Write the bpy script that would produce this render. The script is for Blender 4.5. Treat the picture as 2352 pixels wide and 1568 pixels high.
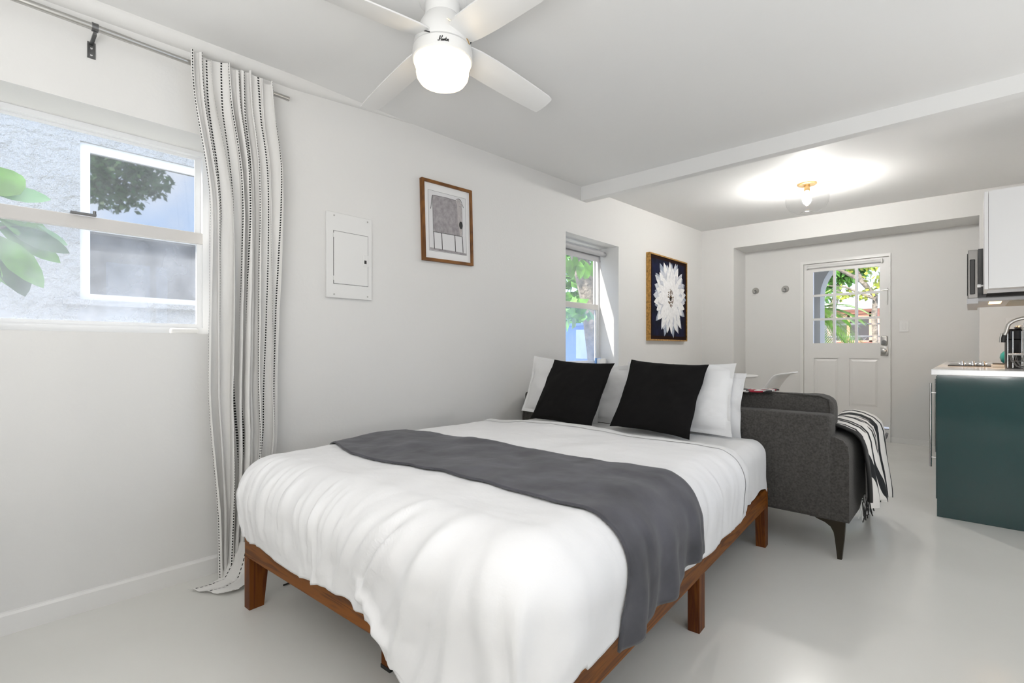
import bpy, bmesh, math, random
from mathutils import Vector, Matrix, noise
R = math.radians
PI = math.pi
for o in list(bpy.data.objects):
    bpy.data.objects.remove(o)
SC = bpy.context.scene
COL = SC.collection

# ------------------------------------------------------------------ camera
cam_data = bpy.data.cameras.new('camera')
cam = bpy.data.objects.new('camera', cam_data)
COL.objects.link(cam)
cam.location = (0, 0, 1.05)
cam.rotation_euler = (R(90), 0, R(43.0))
cam_data.sensor_width = 36
cam_data.lens = 36 * 1130 / 2352
cam_data.shift_y = 16 / 2352
cam_data.clip_start = 0.02
SC.camera = cam

# ------------------------------------------------------------------ exposure, sky, sun, added fill light
vs = SC.view_settings
vs.view_transform = 'Standard'
vs.look = 'None'
vs.exposure = 0.0
vs.gamma = 1.0
vs.use_curve_mapping = False

world = bpy.data.worlds.new('world')
SC.world = world
world.use_nodes = True
wn, wl = world.node_tree.nodes, world.node_tree.links
wn.clear()
w_out = wn.new('ShaderNodeOutputWorld')
w_bg = wn.new('ShaderNodeBackground')
w_tc = wn.new('ShaderNodeTexCoord')
w_sep = wn.new('ShaderNodeSeparateXYZ')
w_ramp = wn.new('ShaderNodeValToRGB')
w_ramp.color_ramp.elements[0].position = 0.0
w_ramp.color_ramp.elements[0].color = (0.60, 0.76, 1.0, 1)
w_ramp.color_ramp.elements[1].position = 0.72
w_ramp.color_ramp.elements[1].color = (0.92, 0.95, 1.0, 1)
w_e = w_ramp.color_ramp.elements.new(0.30)
w_e.color = (0.38, 0.58, 0.95, 1)
w_noise = wn.new('ShaderNodeTexNoise')
w_noise.inputs['Scale'].default_value = 2.6
w_noise.inputs['Detail'].default_value = 6
w_cr = wn.new('ShaderNodeValToRGB')
w_cr.color_ramp.elements[0].position = 0.56
w_cr.color_ramp.elements[0].color = (0, 0, 0, 1)
w_cr.color_ramp.elements[1].position = 0.76
w_mix = wn.new('ShaderNodeMixRGB')
w_mix.inputs[2].default_value = (1.0, 1.0, 1.0, 1)
wl.new(w_tc.outputs['Generated'], w_sep.inputs[0])
wl.new(w_sep.outputs['Z'], w_ramp.inputs[0])
wl.new(w_tc.outputs['Generated'], w_noise.inputs['Vector'])
wl.new(w_noise.outputs['Fac'], w_cr.inputs[0])
wl.new(w_cr.outputs[0], w_mix.inputs[0])
wl.new(w_ramp.outputs[0], w_mix.inputs[1])
wl.new(w_mix.outputs[0], w_bg.inputs[0])
w_bg.inputs[1].default_value = 3.2
wl.new(w_bg.outputs[0], w_out.inputs[0])


def lamp(name, kind, loc, energy, color=(1, 1, 1), size=1.0, size_y=None, direction=None, radius=None):
    d = bpy.data.lights.new(name, kind)
    d.energy = energy
    d.color = color
    if kind == 'AREA':
        d.size = size
        if size_y:
            d.shape = 'RECTANGLE'
            d.size_y = size_y
    if radius is not None:
        if kind == 'SUN':
            d.angle = radius
        else:
            d.shadow_soft_size = radius
    o = bpy.data.objects.new(name, d)
    COL.objects.link(o)
    o.location = loc
    if direction:
        o.rotation_euler = Vector(direction).to_track_quat('-Z', 'Y').to_euler()
    return o


lamp('sun', 'SUN', (0, -8, 9), 10.0, (1.0, 0.95, 0.86), direction=(0.19, 0.75, -0.62), radius=R(1.0))
# unseen fill lights aimed at the ceiling, added beside camera and kitchen corner
lamp('ceiling_fill', 'AREA', (0.3, -0.85, 0.8), 76, (1.0, 0.99, 0.98), 1.2, 1.2, direction=(-0.12, 0.12, 1))
lamp('ceiling_fill', 'AREA', (0.95, 2.9, 0.6), 13, (1.0, 0.99, 0.98), 1.0, 1.0, direction=(-0.35, 0.45, 1))

# ------------------------------------------------------------------ material helpers
MATS = {}


def nmat(name):
    m = bpy.data.materials.new(name)
    m.use_nodes = True
    nt = m.node_tree
    b = nt.nodes['Principled BSDF']
    MATS[name] = m
    return m, nt, b


def pbr(name, color, rough=0.5, metal=0.0, spec=0.5, bump=None, vary=None, sheen=0.0, coat=0.0, emis=None, coords='Object'):
    """bump=(scale, strength, distance); vary=(scale, amount, detail)"""
    m, nt, b = nmat(name)
    b.inputs['Base Color'].default_value = (*color, 1)
    b.inputs['Roughness'].default_value = rough
    b.inputs['Metallic'].default_value = metal
    b.inputs['Specular IOR Level'].default_value = spec
    b.inputs['Sheen Weight'].default_value = sheen
    b.inputs['Coat Weight'].default_value = coat
    if emis:
        b.inputs['Emission Color'].default_value = (*emis[0], 1)
        b.inputs['Emission Strength'].default_value = emis[1]
    if bump or vary:
        tc = nt.nodes.new('ShaderNodeTexCoord')
    if bump:
        n = nt.nodes.new('ShaderNodeTexNoise')
        n.inputs['Scale'].default_value = bump[0]
        n.inputs['Detail'].default_value = 5
        bp = nt.nodes.new('ShaderNodeBump')
        bp.inputs['Strength'].default_value = bump[1]
        bp.inputs['Distance'].default_value = bump[2]
        nt.links.new(tc.outputs[coords], n.inputs['Vector'])
        nt.links.new(n.outputs['Fac'], bp.inputs['Height'])
        nt.links.new(bp.outputs[0], b.inputs['Normal'])
    if vary:
        n2 = nt.nodes.new('ShaderNodeTexNoise')
        n2.inputs['Scale'].default_value = vary[0]
        n2.inputs['Detail'].default_value = vary[2] if len(vary) > 2 else 4
        nt.links.new(tc.outputs[coords], n2.inputs['Vector'])
        rp = nt.nodes.new('ShaderNodeValToRGB')
        rp.color_ramp.elements[0].position = 0.3
        rp.color_ramp.elements[1].position = 0.7
        a = vary[1]
        rp.color_ramp.elements[0].color = (*[c * (1 - a) for c in color], 1)
        rp.color_ramp.elements[1].color = (*[min(1, c * (1 + a)) for c in color], 1)
        nt.links.new(n2.outputs['Fac'], rp.inputs[0])
        nt.links.new(rp.outputs[0], b.inputs['Base Color'])
    return m


def wood(name, dark, light, scale=(1, 1, 1), rough=0.5, rot=0.0):
    m, nt, b = nmat(name)
    tc = nt.nodes.new('ShaderNodeTexCoord')
    mp = nt.nodes.new('ShaderNodeMapping')
    mp.inputs['Scale'].default_value = scale
    mp.inputs['Rotation'].default_value = (0, 0, rot)
    n = nt.nodes.new('ShaderNodeTexNoise')
    n.inputs['Scale'].default_value = 1.0
    n.inputs['Detail'].default_value = 3
    n.inputs['Distortion'].default_value = 0.6
    w = nt.nodes.new('ShaderNodeMath')
    w.operation = 'MULTIPLY'
    w.inputs[1].default_value = 9.0
    fr = nt.nodes.new('ShaderNodeMath')
    fr.operation = 'PINGPONG'
    fr.inputs[1].default_value = 1.0
    rp = nt.nodes.new('ShaderNodeValToRGB')
    rp.color_ramp.elements[0].color = (*dark, 1)
    rp.color_ramp.elements[1].color = (*light, 1)
    rp.color_ramp.elements[0].position = 0.0
    rp.color_ramp.elements[1].position = 0.75
    nt.links.new(tc.outputs['Object'], mp.inputs[0])
    nt.links.new(mp.outputs[0], n.inputs['Vector'])
    nt.links.new(n.outputs['Fac'], w.inputs[0])
    nt.links.new(w.outputs[0], fr.inputs[0])
    nt.links.new(fr.outputs[0], rp.inputs[0])
    nt.links.new(rp.outputs[0], b.inputs['Base Color'])
    b.inputs['Roughness'].default_value = rough
    b.inputs['Specular IOR Level'].default_value = 0.3
    return m


def pane(name, tint=(1, 1, 1), haze=0.0, haze_scale=6.0, rough=0.0, edge=0.6, mirror=None, haze_color=(0.8, 0.85, 0.9)):
    """thin window glass: transparent + reflection by angle, optional patchy haze"""
    m, nt, b = nmat(name)
    nt.nodes.remove(b)
    out = nt.nodes['Material Output']
    tr = nt.nodes.new('ShaderNodeBsdfTransparent')
    tr.inputs[0].default_value = (*tint, 1)
    base = tr.outputs[0]
    if rough > 0:
        rf = nt.nodes.new('ShaderNodeBsdfRefraction')
        rf.inputs['IOR'].default_value = 1.01
        rf.inputs['Roughness'].default_value = rough
        rf.inputs[0].default_value = (*tint, 1)
        base = rf.outputs[0]
    gl = nt.nodes.new('ShaderNodeBsdfGlossy')
    gl.inputs['Roughness'].default_value = 0.02
    mx = nt.nodes.new('ShaderNodeMixShader')
    if mirror is None:
        fz = nt.nodes.new('ShaderNodeLayerWeight')
        fz.inputs['Blend'].default_value = 0.5
        pw = nt.nodes.new('ShaderNodeMath')
        pw.operation = 'POWER'
        pw.inputs[1].default_value = 5.0
        ma = nt.nodes.new('ShaderNodeMath')
        ma.operation = 'MULTIPLY_ADD'
        ma.inputs[1].default_value = edge
        ma.inputs[2].default_value = 0.025
        nt.links.new(fz.outputs['Facing'], pw.inputs[0])
        nt.links.new(pw.outputs[0], ma.inputs[0])
        nt.links.new(ma.outputs[0], mx.inputs[0])
    else:
        mx.inputs[0].default_value = mirror
    nt.links.new(base, mx.inputs[1])
    nt.links.new(gl.outputs[0], mx.inputs[2])
    last = mx.outputs[0]
    if haze > 0:
        df = nt.nodes.new('ShaderNodeBsdfDiffuse')
        df.inputs[0].default_value = (*haze_color, 1)
        tl = nt.nodes.new('ShaderNodeBsdfTranslucent')
        tl.inputs[0].default_value = (*haze_color, 1)
        ad = nt.nodes.new('ShaderNodeMixShader')
        ad.inputs[0].default_value = 0.5
        nt.links.new(df.outputs[0], ad.inputs[1])
        nt.links.new(tl.outputs[0], ad.inputs[2])
        tc = nt.nodes.new('ShaderNodeTexCoord')
        n = nt.nodes.new('ShaderNodeTexNoise')
        n.inputs['Scale'].default_value = haze_scale
        n.inputs['Detail'].default_value = 5
        rp = nt.nodes.new('ShaderNodeValToRGB')
        rp.color_ramp.elements[0].position = 0.35
        rp.color_ramp.elements[1].position = 0.7
        rp.color_ramp.elements[0].color = (haze * 0.45,) * 3 + (1,)
        rp.color_ramp.elements[1].color = (haze,) * 3 + (1,)
        m2 = nt.nodes.new('ShaderNodeMixShader')
        nt.links.new(tc.outputs['Object'], n.inputs['Vector'])
        nt.links.new(n.outputs['Fac'], rp.inputs[0])
        nt.links.new(rp.outputs[0], m2.inputs[0])
        nt.links.new(last, m2.inputs[1])
        nt.links.new(ad.outputs[0], m2.inputs[2])
        last = m2.outputs[0]
    nt.links.new(last, out.inputs['Surface'])
    return m


# ------------------------------------------------------------------ materials
M = {}
M['wall'] = pbr('wall_paint', (0.73, 0.725, 0.71), 0.6, bump=(60, 0.06, 0.01))
M['ceil'] = pbr('ceiling_paint', (0.84, 0.84, 0.83), 0.7, bump=(25, 0.05, 0.01))
M['trim'] = pbr('gloss_trim_paint', (0.78, 0.775, 0.76), 0.35)
M['alum'] = pbr('white_window_frame', (0.80, 0.81, 0.82), 0.4)
M['rail'] = pbr('aged_window_rail', (0.62, 0.60, 0.58), 0.45)
M['duvet'] = pbr('white_cotton', (0.87, 0.87, 0.88), 0.75, bump=(35, 0.10, 0.01), sheen=0.1)
M['sheet'] = pbr('white_sheet', (0.78, 0.78, 0.78), 0.8, bump=(30, 0.10, 0.01))
M['pillow'] = pbr('white_pillow_cotton', (0.79, 0.79, 0.79), 0.8, bump=(22, 0.15, 0.012))
M['velvet'] = pbr('black_velvet', (0.006, 0.0055, 0.0055), 0.9, spec=0.2, sheen=0.0, bump=(12, 0.2, 0.01))
M['runner'] = pbr('charcoal_velvet', (0.078, 0.078, 0.090), 0.8, spec=0.25, sheen=0.15, bump=(25, 0.12, 0.01), vary=(7, 0.35, 6))
M['bedwood'] = wood('bed_pine', (0.105, 0.027, 0.0015), (0.225, 0.070, 0.004), (2.0, 22, 30))
M['legwood'] = wood('bed_leg_pine', (0.085, 0.018, 0.002), (0.17, 0.048, 0.004), (30, 30, 2.0))
M['picwood'] = wood('picture_frame_oak', (0.12, 0.045, 0.010), (0.22, 0.09, 0.02), (20, 3, 3))
M['sofa'] = pbr('grey_sofa_weave', (0.070, 0.066, 0.061), 0.95, spec=0.2, sheen=0.08, bump=(220, 0.25, 0.003), vary=(110, 0.30, 4))
M['sofaleg'] = pbr('bronze_leg', (0.035, 0.028, 0.018), 0.4, 0.6)
M['steel'] = pbr('brushed_steel', (0.50, 0.49, 0.47), 0.28, 1.0)
M['darksteel'] = pbr('dark_steel', (0.18, 0.18, 0.18), 0.35, 1.0)
M['chrome'] = pbr('chrome', (0.75, 0.75, 0.76), 0.12, 1.0)
M['brass'] = pbr('brass', (0.75, 0.50, 0.22), 0.25, 1.0)
M['black'] = pbr('black_gloss', (0.008, 0.008, 0.009), 0.12)
M['blackmatte'] = pbr('black_matte', (0.012, 0.012, 0.012), 0.5)
M['white'] = pbr('white_plastic', (0.76, 0.76, 0.75), 0.35)
M['fan'] = pbr('fan_white', (0.78, 0.78, 0.77), 0.35)
M['cabinet'] = pbr('white_cabinet', (0.72, 0.72, 0.72), 0.35)
M['worktop'] = pbr('white_quartz', (0.82, 0.82, 0.82), 0.12, vary=(60, 0.02, 3))
M['green'] = pbr('dark_green_gloss', (0.004, 0.040, 0.041), 0.07, bump=(14, 0.012, 0.01), coat=0.3)
M['teal'] = pbr('teal_enamel', (0.02, 0.32, 0.30), 0.15)
M['gold'] = pbr('gold_leaf', (0.45, 0.25, 0.065), 0.42, 0.5, bump=(70, 0.4, 0.004), vary=(40, 0.45, 5))
M['grey'] = pbr('grey_vinyl', (0.45, 0.45, 0.46), 0.5)
M['mat'] = pbr('picture_mat', (0.78, 0.78, 0.78), 0.6)
M['paper'] = pbr('drawing_paper', (0.70, 0.70, 0.71), 0.7)
M['pencil'] = pbr('pencil_wash', (0.33, 0.31, 0.32), 0.8, vary=(40, 0.22, 7))
M['pencil2'] = pbr('pencil_light_wash', (0.45, 0.42, 0.42), 0.8, vary=(50, 0.12, 6))
M['ink'] = pbr('ink', (0.03, 0.03, 0.03), 0.7)
M['canvas'] = pbr('navy_canvas', (0.004, 0.005, 0.020), 0.75, spec=0.15, vary=(9, 0.9, 6))
M['umber'] = pbr('umber_border', (0.016, 0.006, 0.004), 0.8, spec=0.1)
M['petal'] = pbr('white_petal_paint', (0.80, 0.80, 0.80), 0.6, vary=(35, 0.10, 6))
M['petal2'] = pbr('pale_blue_petal_paint', (0.30, 0.34, 0.42), 0.6, vary=(30, 0.3, 6))
M['petal3'] = pbr('thin_petal_paint', (0.55, 0.57, 0.62), 0.6, vary=(30, 0.2, 6))
M['stamen'] = pbr('stamen_brown', (0.14, 0.085, 0.04), 0.7)
M['glass'] = pane('clear_pane')
M['glasstop'] = pane('window_pane_streaky', haze=0.10, haze_scale=4)
M['glassfog'] = pane('window_pane_fogged', haze=0.34, haze_scale=5, haze_color=(0.80, 0.84, 0.93))
M['glassfrost'] = pane('window_pane_frosted', haze=0.30, haze_scale=4, rough=0.09, haze_color=(0.55, 0.66, 0.88))
M['globe'] = pane('lamp_globe_glass', tint=(0.965, 0.965, 0.965), edge=0.55)
M['cord'] = pbr('black_cord', (0.01, 0.01, 0.01), 0.5)
M['floor'] = None


def floor_material():
    m, nt, b = nmat('painted_concrete')
    tc = nt.nodes.new('ShaderNodeTexCoord')
    n = nt.nodes.new('ShaderNodeTexNoise')
    n.inputs['Scale'].default_value = 1.3
    n.inputs['Detail'].default_value = 7
    rp = nt.nodes.new('ShaderNodeValToRGB')
    rp.color_ramp.elements[0].position = 0.3
    rp.color_ramp.elements[1].position = 0.72
    rp.color_ramp.elements[0].color = (0.72, 0.715, 0.68, 1)
    rp.color_ramp.elements[1].color = (0.77, 0.765, 0.73, 1)
    nt.links.new(tc.outputs['Object'], n.inputs['Vector'])
    nt.links.new(n.outputs['Fac'], rp.inputs[0])
    # small dark specks in the paint
    v = nt.nodes.new('ShaderNodeTexVoronoi')
    v.inputs['Scale'].default_value = 7
    nt.links.new(tc.outputs['Object'], v.inputs['Vector'])
    lt = nt.nodes.new('ShaderNodeMath')
    lt.operation = 'LESS_THAN'
    lt.inputs[1].default_value = 0.016
    nt.links.new(v.outputs['Distance'], lt.inputs[0])
    mx = nt.nodes.new('ShaderNodeMixRGB')
    mx.inputs[2].default_value = (0.22, 0.22, 0.21, 1)
    nt.links.new(lt.outputs[0], mx.inputs[0])
    nt.links.new(rp.outputs[0], mx.inputs[1])
    nt.links.new(mx.outputs[0], b.inputs['Base Color'])
    n2 = nt.nodes.new('ShaderNodeTexNoise')
    n2.inputs['Scale'].default_value = 3.5
    n2.inputs['Detail'].default_value = 6
    nt.links.new(tc.outputs['Object'], n2.inputs['Vector'])
    mr = nt.nodes.new('ShaderNodeMapRange')
    mr.inputs[3].default_value = 0.19
    mr.inputs[4].default_value = 0.30
    nt.links.new(n2.outputs['Fac'], mr.inputs[0])
    nt.links.new(mr.outputs[0], b.inputs['Roughness'])
    bp = nt.nodes.new('ShaderNodeBump')
    bp.inputs['Strength'].default_value = 0.03
    bp.inputs['Distance'].default_value = 0.01
    nt.links.new(n2.outputs['Fac'], bp.inputs['Height'])
    nt.links.new(bp.outputs[0], b.inputs['Normal'])
    return m


M['floor'] = floor_material()


def stucco_material():
    m, nt, b = nmat('white_stucco')
    b.inputs['Base Color'].default_value = (0.76, 0.755, 0.745, 1)
    b.inputs['Roughness'].default_value = 0.9
    tc = nt.nodes.new('ShaderNodeTexCoord')
    n = nt.nodes.new('ShaderNodeTexNoise')
    n.inputs['Scale'].default_value = 9
    n.inputs['Detail'].default_value = 6
    n.inputs['Roughness'].default_value = 0.62
    bp = nt.nodes.new('ShaderNodeBump')
    bp.inputs['Strength'].default_value = 1.0
    bp.inputs['Distance'].default_value = 0.35
    nt.links.new(tc.outputs['Object'], n.inputs['Vector'])
    nt.links.new(n.outputs['Fac'], bp.inputs['Height'])
    nt.links.new(bp.outputs[0], b.inputs['Normal'])
    return m


M['stucco'] = stucco_material()


def curtain_material():
    """off-white linen with dashed black stitch lines; UV u = cloth width in metres, v = length in metres"""
    m, nt, b = nmat('stitched_linen')
    b.inputs['Roughness'].default_value = 0.9
    tc = nt.nodes.new('ShaderNodeTexCoord')
    sp = nt.nodes.new('ShaderNodeSeparateXYZ')
    nt.links.new(tc.outputs['UV'], sp.inputs[0])

    def math_(op, a, bb):
        n = nt.nodes.new('ShaderNodeMath')
        n.operation = op
        for i, x in enumerate((a, bb)):
            if hasattr(x, 'is_output'):
                nt.links.new(x, n.inputs[i])
            elif x is not None:
                n.inputs[i].default_value = x
        return n.outputs[0]
    u = math_('FRACT', math_('MULTIPLY', sp.outputs[0], 1 / 0.100), None)
    v = math_('FRACT', math_('MULTIPLY', sp.outputs[1], 1 / 0.0125), None)
    line = math_('MULTIPLY', math_('GREATER_THAN', u, 0.45), math_('LESS_THAN', u, 0.54))
    dash = math_('LESS_THAN', v, 0.6)
    f = math_('MULTIPLY', line, dash)
    mx = nt.nodes.new('ShaderNodeMixRGB')
    mx.inputs[1].default_value = (0.80, 0.79, 0.77, 1)
    mx.inputs[2].default_value = (0.015, 0.015, 0.015, 1)
    nt.links.new(f, mx.inputs[0])
    nt.links.new(mx.outputs[0], b.inputs['Base Color'])
    n = nt.nodes.new('ShaderNodeTexNoise')
    n.inputs['Scale'].default_value = 30
    n.inputs['Detail'].default_value = 5
    nt.links.new(tc.outputs['Object'], n.inputs['Vector'])
    bp = nt.nodes.new('ShaderNodeBump')
    bp.inputs['Strength'].default_value = 0.2
    bp.inputs['Distance'].default_value = 0.01
    nt.links.new(n.outputs['Fac'], bp.inputs['Height'])
    nt.links.new(bp.outputs[0], b.inputs['Normal'])
    # thin cloth lets a little daylight through
    tl = nt.nodes.new('ShaderNodeBsdfTranslucent')
    nt.links.new(mx.outputs[0], tl.inputs[0])
    ms = nt.nodes.new('ShaderNodeMixShader')
    ms.inputs[0].default_value = 0.15
    out = nt.nodes['Material Output']
    nt.links.new(b.outputs[0], ms.inputs[1])
    nt.links.new(tl.outputs[0], ms.inputs[2])
    nt.links.new(ms.outputs[0], out.inputs['Surface'])
    return m


M['curtain'] = curtain_material()


def zebra_material():
    """black and white animal stripes along the cloth; UV u across the folded width, v along the drape"""
    m, nt, b = nmat('striped_throw')
    b.inputs['Roughness'].default_value = 0.9
    tc = nt.nodes.new('ShaderNodeTexCoord')
    mp = nt.nodes.new('ShaderNodeMapping')
    mp.inputs['Scale'].default_value = (1.0, 0.33, 1)
    mp.inputs['Rotation'].default_value = (0, 0, R(9))
    nt.links.new(tc.outputs['UV'], mp.inputs[0])
    n = nt.nodes.new('ShaderNodeTexNoise')
    n.inputs['Scale'].default_value = 3.0
    n.inputs['Detail'].default_value = 1.5
    nt.links.new(mp.outputs[0], n.inputs['Vector'])
    sp = nt.nodes.new('ShaderNodeSeparateXYZ')
    nt.links.new(mp.outputs[0], sp.inputs[0])
    ad = nt.nodes.new('ShaderNodeMath')
    ad.operation = 'MULTIPLY_ADD'
    nt.links.new(n.outputs['Fac'], ad.inputs[0])
    ad.inputs[1].default_value = 0.55
    nt.links.new(sp.outputs[0], ad.inputs[2])
    ml = nt.nodes.new('ShaderNodeMath')
    ml.operation = 'MULTIPLY'
    ml.inputs[1].default_value = 5.6
    nt.links.new(ad.outputs[0], ml.inputs[0])
    fr = nt.nodes.new('ShaderNodeMath')
    fr.operation = 'FRACT'
    nt.links.new(ml.outputs[0], fr.inputs[0])
    # stripe width changes along the cloth
    n2 = nt.nodes.new('ShaderNodeTexNoise')
    n2.inputs['Scale'].default_value = 4.5
    nt.links.new(mp.outputs[0], n2.inputs['Vector'])
    lt = nt.nodes.new('ShaderNodeMath')
    lt.operation = 'LESS_THAN'
    nt.links.new(fr.outputs[0], lt.inputs[0])
    mr = nt.nodes.new('ShaderNodeMapRange')
    mr.inputs[1].default_value = 0.35
    mr.inputs[2].default_value = 0.65
    mr.inputs[3].default_value = 0.25
    mr.inputs[4].default_value = 0.62
    nt.links.new(n2.outputs['Fac'], mr.inputs[0])
    nt.links.new(mr.outputs[0], lt.inputs[1])
    mx = nt.nodes.new('ShaderNodeMixRGB')
    mx.inputs[1].default_value = (0.78, 0.76, 0.73, 1)
    mx.inputs[2].default_value = (0.008, 0.010, 0.012, 1)
    nt.links.new(lt.outputs[0], mx.inputs[0])
    nt.links.new(mx.outputs[0], b.inputs['Base Color'])
    return m


M['zebra'] = zebra_material()


def patch_material():
    m, nt, b = nmat('patterned_throw')
    b.inputs['Roughness'].default_value = 0.9
    tc = nt.nodes.new('ShaderNodeTexCoord')
    v = nt.nodes.new('ShaderNodeTexVoronoi')
    v.inputs['Scale'].default_value = 26
    nt.links.new(tc.outputs['Object'], v.inputs['Vector'])
    sp = nt.nodes.new('ShaderNodeSeparateXYZ')
    nt.links.new(v.outputs['Color'], sp.inputs[0])
    rp = nt.nodes.new('ShaderNodeValToRGB')
    rp.color_ramp.interpolation = 'CONSTANT'
    e = rp.color_ramp.elements
    e[0].color = (0.03, 0.03, 0.03, 1)
    e[1].position = 0.2
    e[1].color = (0.7, 0.68, 0.66, 1)
    x = e.new(0.55)
    x.color = (0.35, 0.02, 0.04, 1)
    x = e.new(0.72)
    x.color = (0.6, 0.58, 0.56, 1)
    nt.links.new(sp.outputs[0], rp.inputs[0])
    nt.links.new(rp.outputs[0], b.inputs['Base Color'])
    return m


M['patch'] = patch_material()


# ------------------------------------------------------------------ mesh helpers (all coordinates are world metres)
class MB:
    def __init__(self):
        self.v, self.f, self.m, self.uv, self.mats = [], [], [], [], []
        self.cur = 0

    def use(self, mat):
        if mat not in self.mats:
            self.mats.append(mat)
        self.cur = self.mats.index(mat)
        return self

    def add(self, verts, faces, uvs=None):
        o = len(self.v)
        self.v += [Vector(p) for p in verts]
        for i, fc in enumerate(faces):
            self.f.append([o + k for k in fc])
            self.m.append(self.cur)
            self.uv.append([uvs[k] for k in fc] if uvs else None)

    def box(self, x0, x1, y0, y1, z0, z1, fn=None):
        p = [(x, y, z) for z in (z0, z1) for y in (y0, y1) for x in (x0, x1)]
        if fn:
            p = [fn(*q) for q in p]
        self.add(p, [(0, 2, 3, 1), (4, 5, 7, 6), (0, 1, 5, 4), (2, 6, 7, 3), (0, 4, 6, 2), (1, 3, 7, 5)])
        return self

    def rbox(self, x0, x1, y0, y1, z0, z1, r=0.01, seg=3, fn=None):
        """box with rounded edges"""
        bm = bmesh.new()
        vs_ = [bm.verts.new((x, y, z)) for z in (z0, z1) for y in (y0, y1) for x in (x0, x1)]
        for q in [(0, 2, 3, 1), (4, 5, 7, 6), (0, 1, 5, 4), (2, 6, 7, 3), (0, 4, 6, 2), (1, 3, 7, 5)]:
            bm.faces.new([vs_[i] for i in q])
        bmesh.ops.bevel(bm, geom=list(bm.edges), offset=r, segments=seg, profile=0.5, affect='EDGES')
        bm.verts.index_update()
        self.add([fn(*v.co) if fn else v.co.copy() for v in bm.verts], [[v.index for v in f.verts] for f in bm.faces])
        bm.free()
        return self

    def prism(self, pts, axis, a, b, fn=None):
        """polygon pts (2-D) extruded along axis 'x','y' or 'z' from a to b"""
        def mk(p, q):
            r_ = {'x': (q, p[0], p[1]), 'y': (p[0], q, p[1]), 'z': (p[0], p[1], q)}[axis]
            return fn(*r_) if fn else r_
        n = len(pts)
        vs_ = [mk(p, a) for p in pts] + [mk(p, b) for p in pts]
        fs = [list(range(n))[::-1], list(range(n, 2 * n))]
        fs += [(i, (i + 1) % n, n + (i + 1) % n, n + i) for i in range(n)]
        self.add(vs_, fs)
        return self

    def tube(self, path, r, seg=10, cap=True):
        path = [Vector(p) for p in path]
        rs = r if isinstance(r, (list, tuple)) else [r] * len(path)
        n = len(path)
        rings = []
        up = None
        for i, p in enumerate(path):
            t = (path[min(i + 1, n - 1)] - path[max(i - 1, 0)]).normalized()
            if up is None:
                up = t.orthogonal().normalized()
            else:
                up = (up - t * up.dot(t))
                up = up.normalized() if up.length > 1e-6 else t.orthogonal().normalized()
            w = t.cross(up)
            rings.append([p + (up * math.cos(2 * PI * k / seg) + w * math.sin(2 * PI * k / seg)) * rs[i] for k in range(seg)])
        vs_ = [q for ring in rings for q in ring]
        fs = []
        for i in range(n - 1):
            for k in range(seg):
                a, b = i * seg + k, i * seg + (k + 1) % seg
                fs.append((a, b, b + seg, a + seg))
        if cap:
            fs.append(list(range(seg))[::-1])
            fs.append([(n - 1) * seg + k for k in range(seg)])
        self.add(vs_, fs)
        return self

    def lathe(self, prof, c=(0, 0, 0), seg=48, cap=True, axis='z'):
        """profile of (radius, height) turned about an axis through c"""
        vs_, fs = [], []
        n = len(prof)
        for k in range(seg):
            a = 2 * PI * k / seg
            for r_, z in prof:
                q = (r_ * math.cos(a), r_ * math.sin(a), z)
                if axis == 'x':
                    q = (q[2], q[0], q[1])
                elif axis == 'y':
                    q = (q[1], q[2], q[0])
                vs_.append((c[0] + q[0], c[1] + q[1], c[2] + q[2]))
        for k in range(seg):
            k2 = (k + 1) % seg
            for i in range(n - 1):
                fs.append((k * n + i, k2 * n + i, k2 * n + i + 1, k * n + i + 1))
        if cap:
            if prof[0][0] > 1e-5:
                fs.append([k * n for k in range(seg)][::-1])
            if prof[-1][0] > 1e-5:
                fs.append([k * n + n - 1 for k in range(seg)])
        self.add(vs_, fs)
        return self

    def grid(self, fn, nu, nv, uvfn=None):
        vs_, uv = [], []
        for j in range(nv + 1):
            for i in range(nu + 1):
                vs_.append(fn(i / nu, j / nv))
                if uvfn:
                    uv.append(uvfn(i / nu, j / nv))
        fs = [(j * (nu + 1) + i, j * (nu + 1) + i + 1, (j + 1) * (nu + 1) + i + 1, (j + 1) * (nu + 1) + i)
              for j in range(nv) for i in range(nu)]
        self.add(vs_, fs, uv if uvfn else None)
        return self

    def build(self, name, mat=None, parent=None, smooth=None, base=None, solid=None, kind=None):
        """one mesh object; smooth = auto-smooth angle in degrees"""
        me = bpy.data.meshes.new(name)
        inv = Matrix.Identity(4)
        if parent is not None:
            inv = ROOTINV[parent.name] if parent.name in ROOTINV else Matrix.Identity(4)
        elif base is not None:
            inv = Matrix.Translation(-Vector(base))
        me.from_pydata([inv @ p for p in self.v], [], self.f)
        if self.mats:
            for m_ in self.mats:
                me.materials.append(m_)
            me.polygons.foreach_set('material_index', self.m)
        else:
            me.materials.append(mat)
        if any(u is not None for u in self.uv):
            lay = me.uv_layers.new(name='UVMap')
            k = 0
            for i, fc in enumerate(self.f):
                for j in range(len(fc)):
                    lay.data[k].uv = self.uv[i][j] if self.uv[i] else (0, 0)
                    k += 1
        me.validate()
        bm = bmesh.new()
        bm.from_mesh(me)
        bmesh.ops.remove_doubles(bm, verts=bm.verts, dist=1e-6)
        bmesh.ops.recalc_face_normals(bm, faces=bm.faces)
        bm.to_mesh(me)
        bm.free()
        if smooth:
            me.polygons.foreach_set('use_smooth', [True] * len(me.polygons))
            me.set_sharp_from_angle(angle=R(smooth))
        o = bpy.data.objects.new(name, me)
        COL.objects.link(o)
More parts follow.
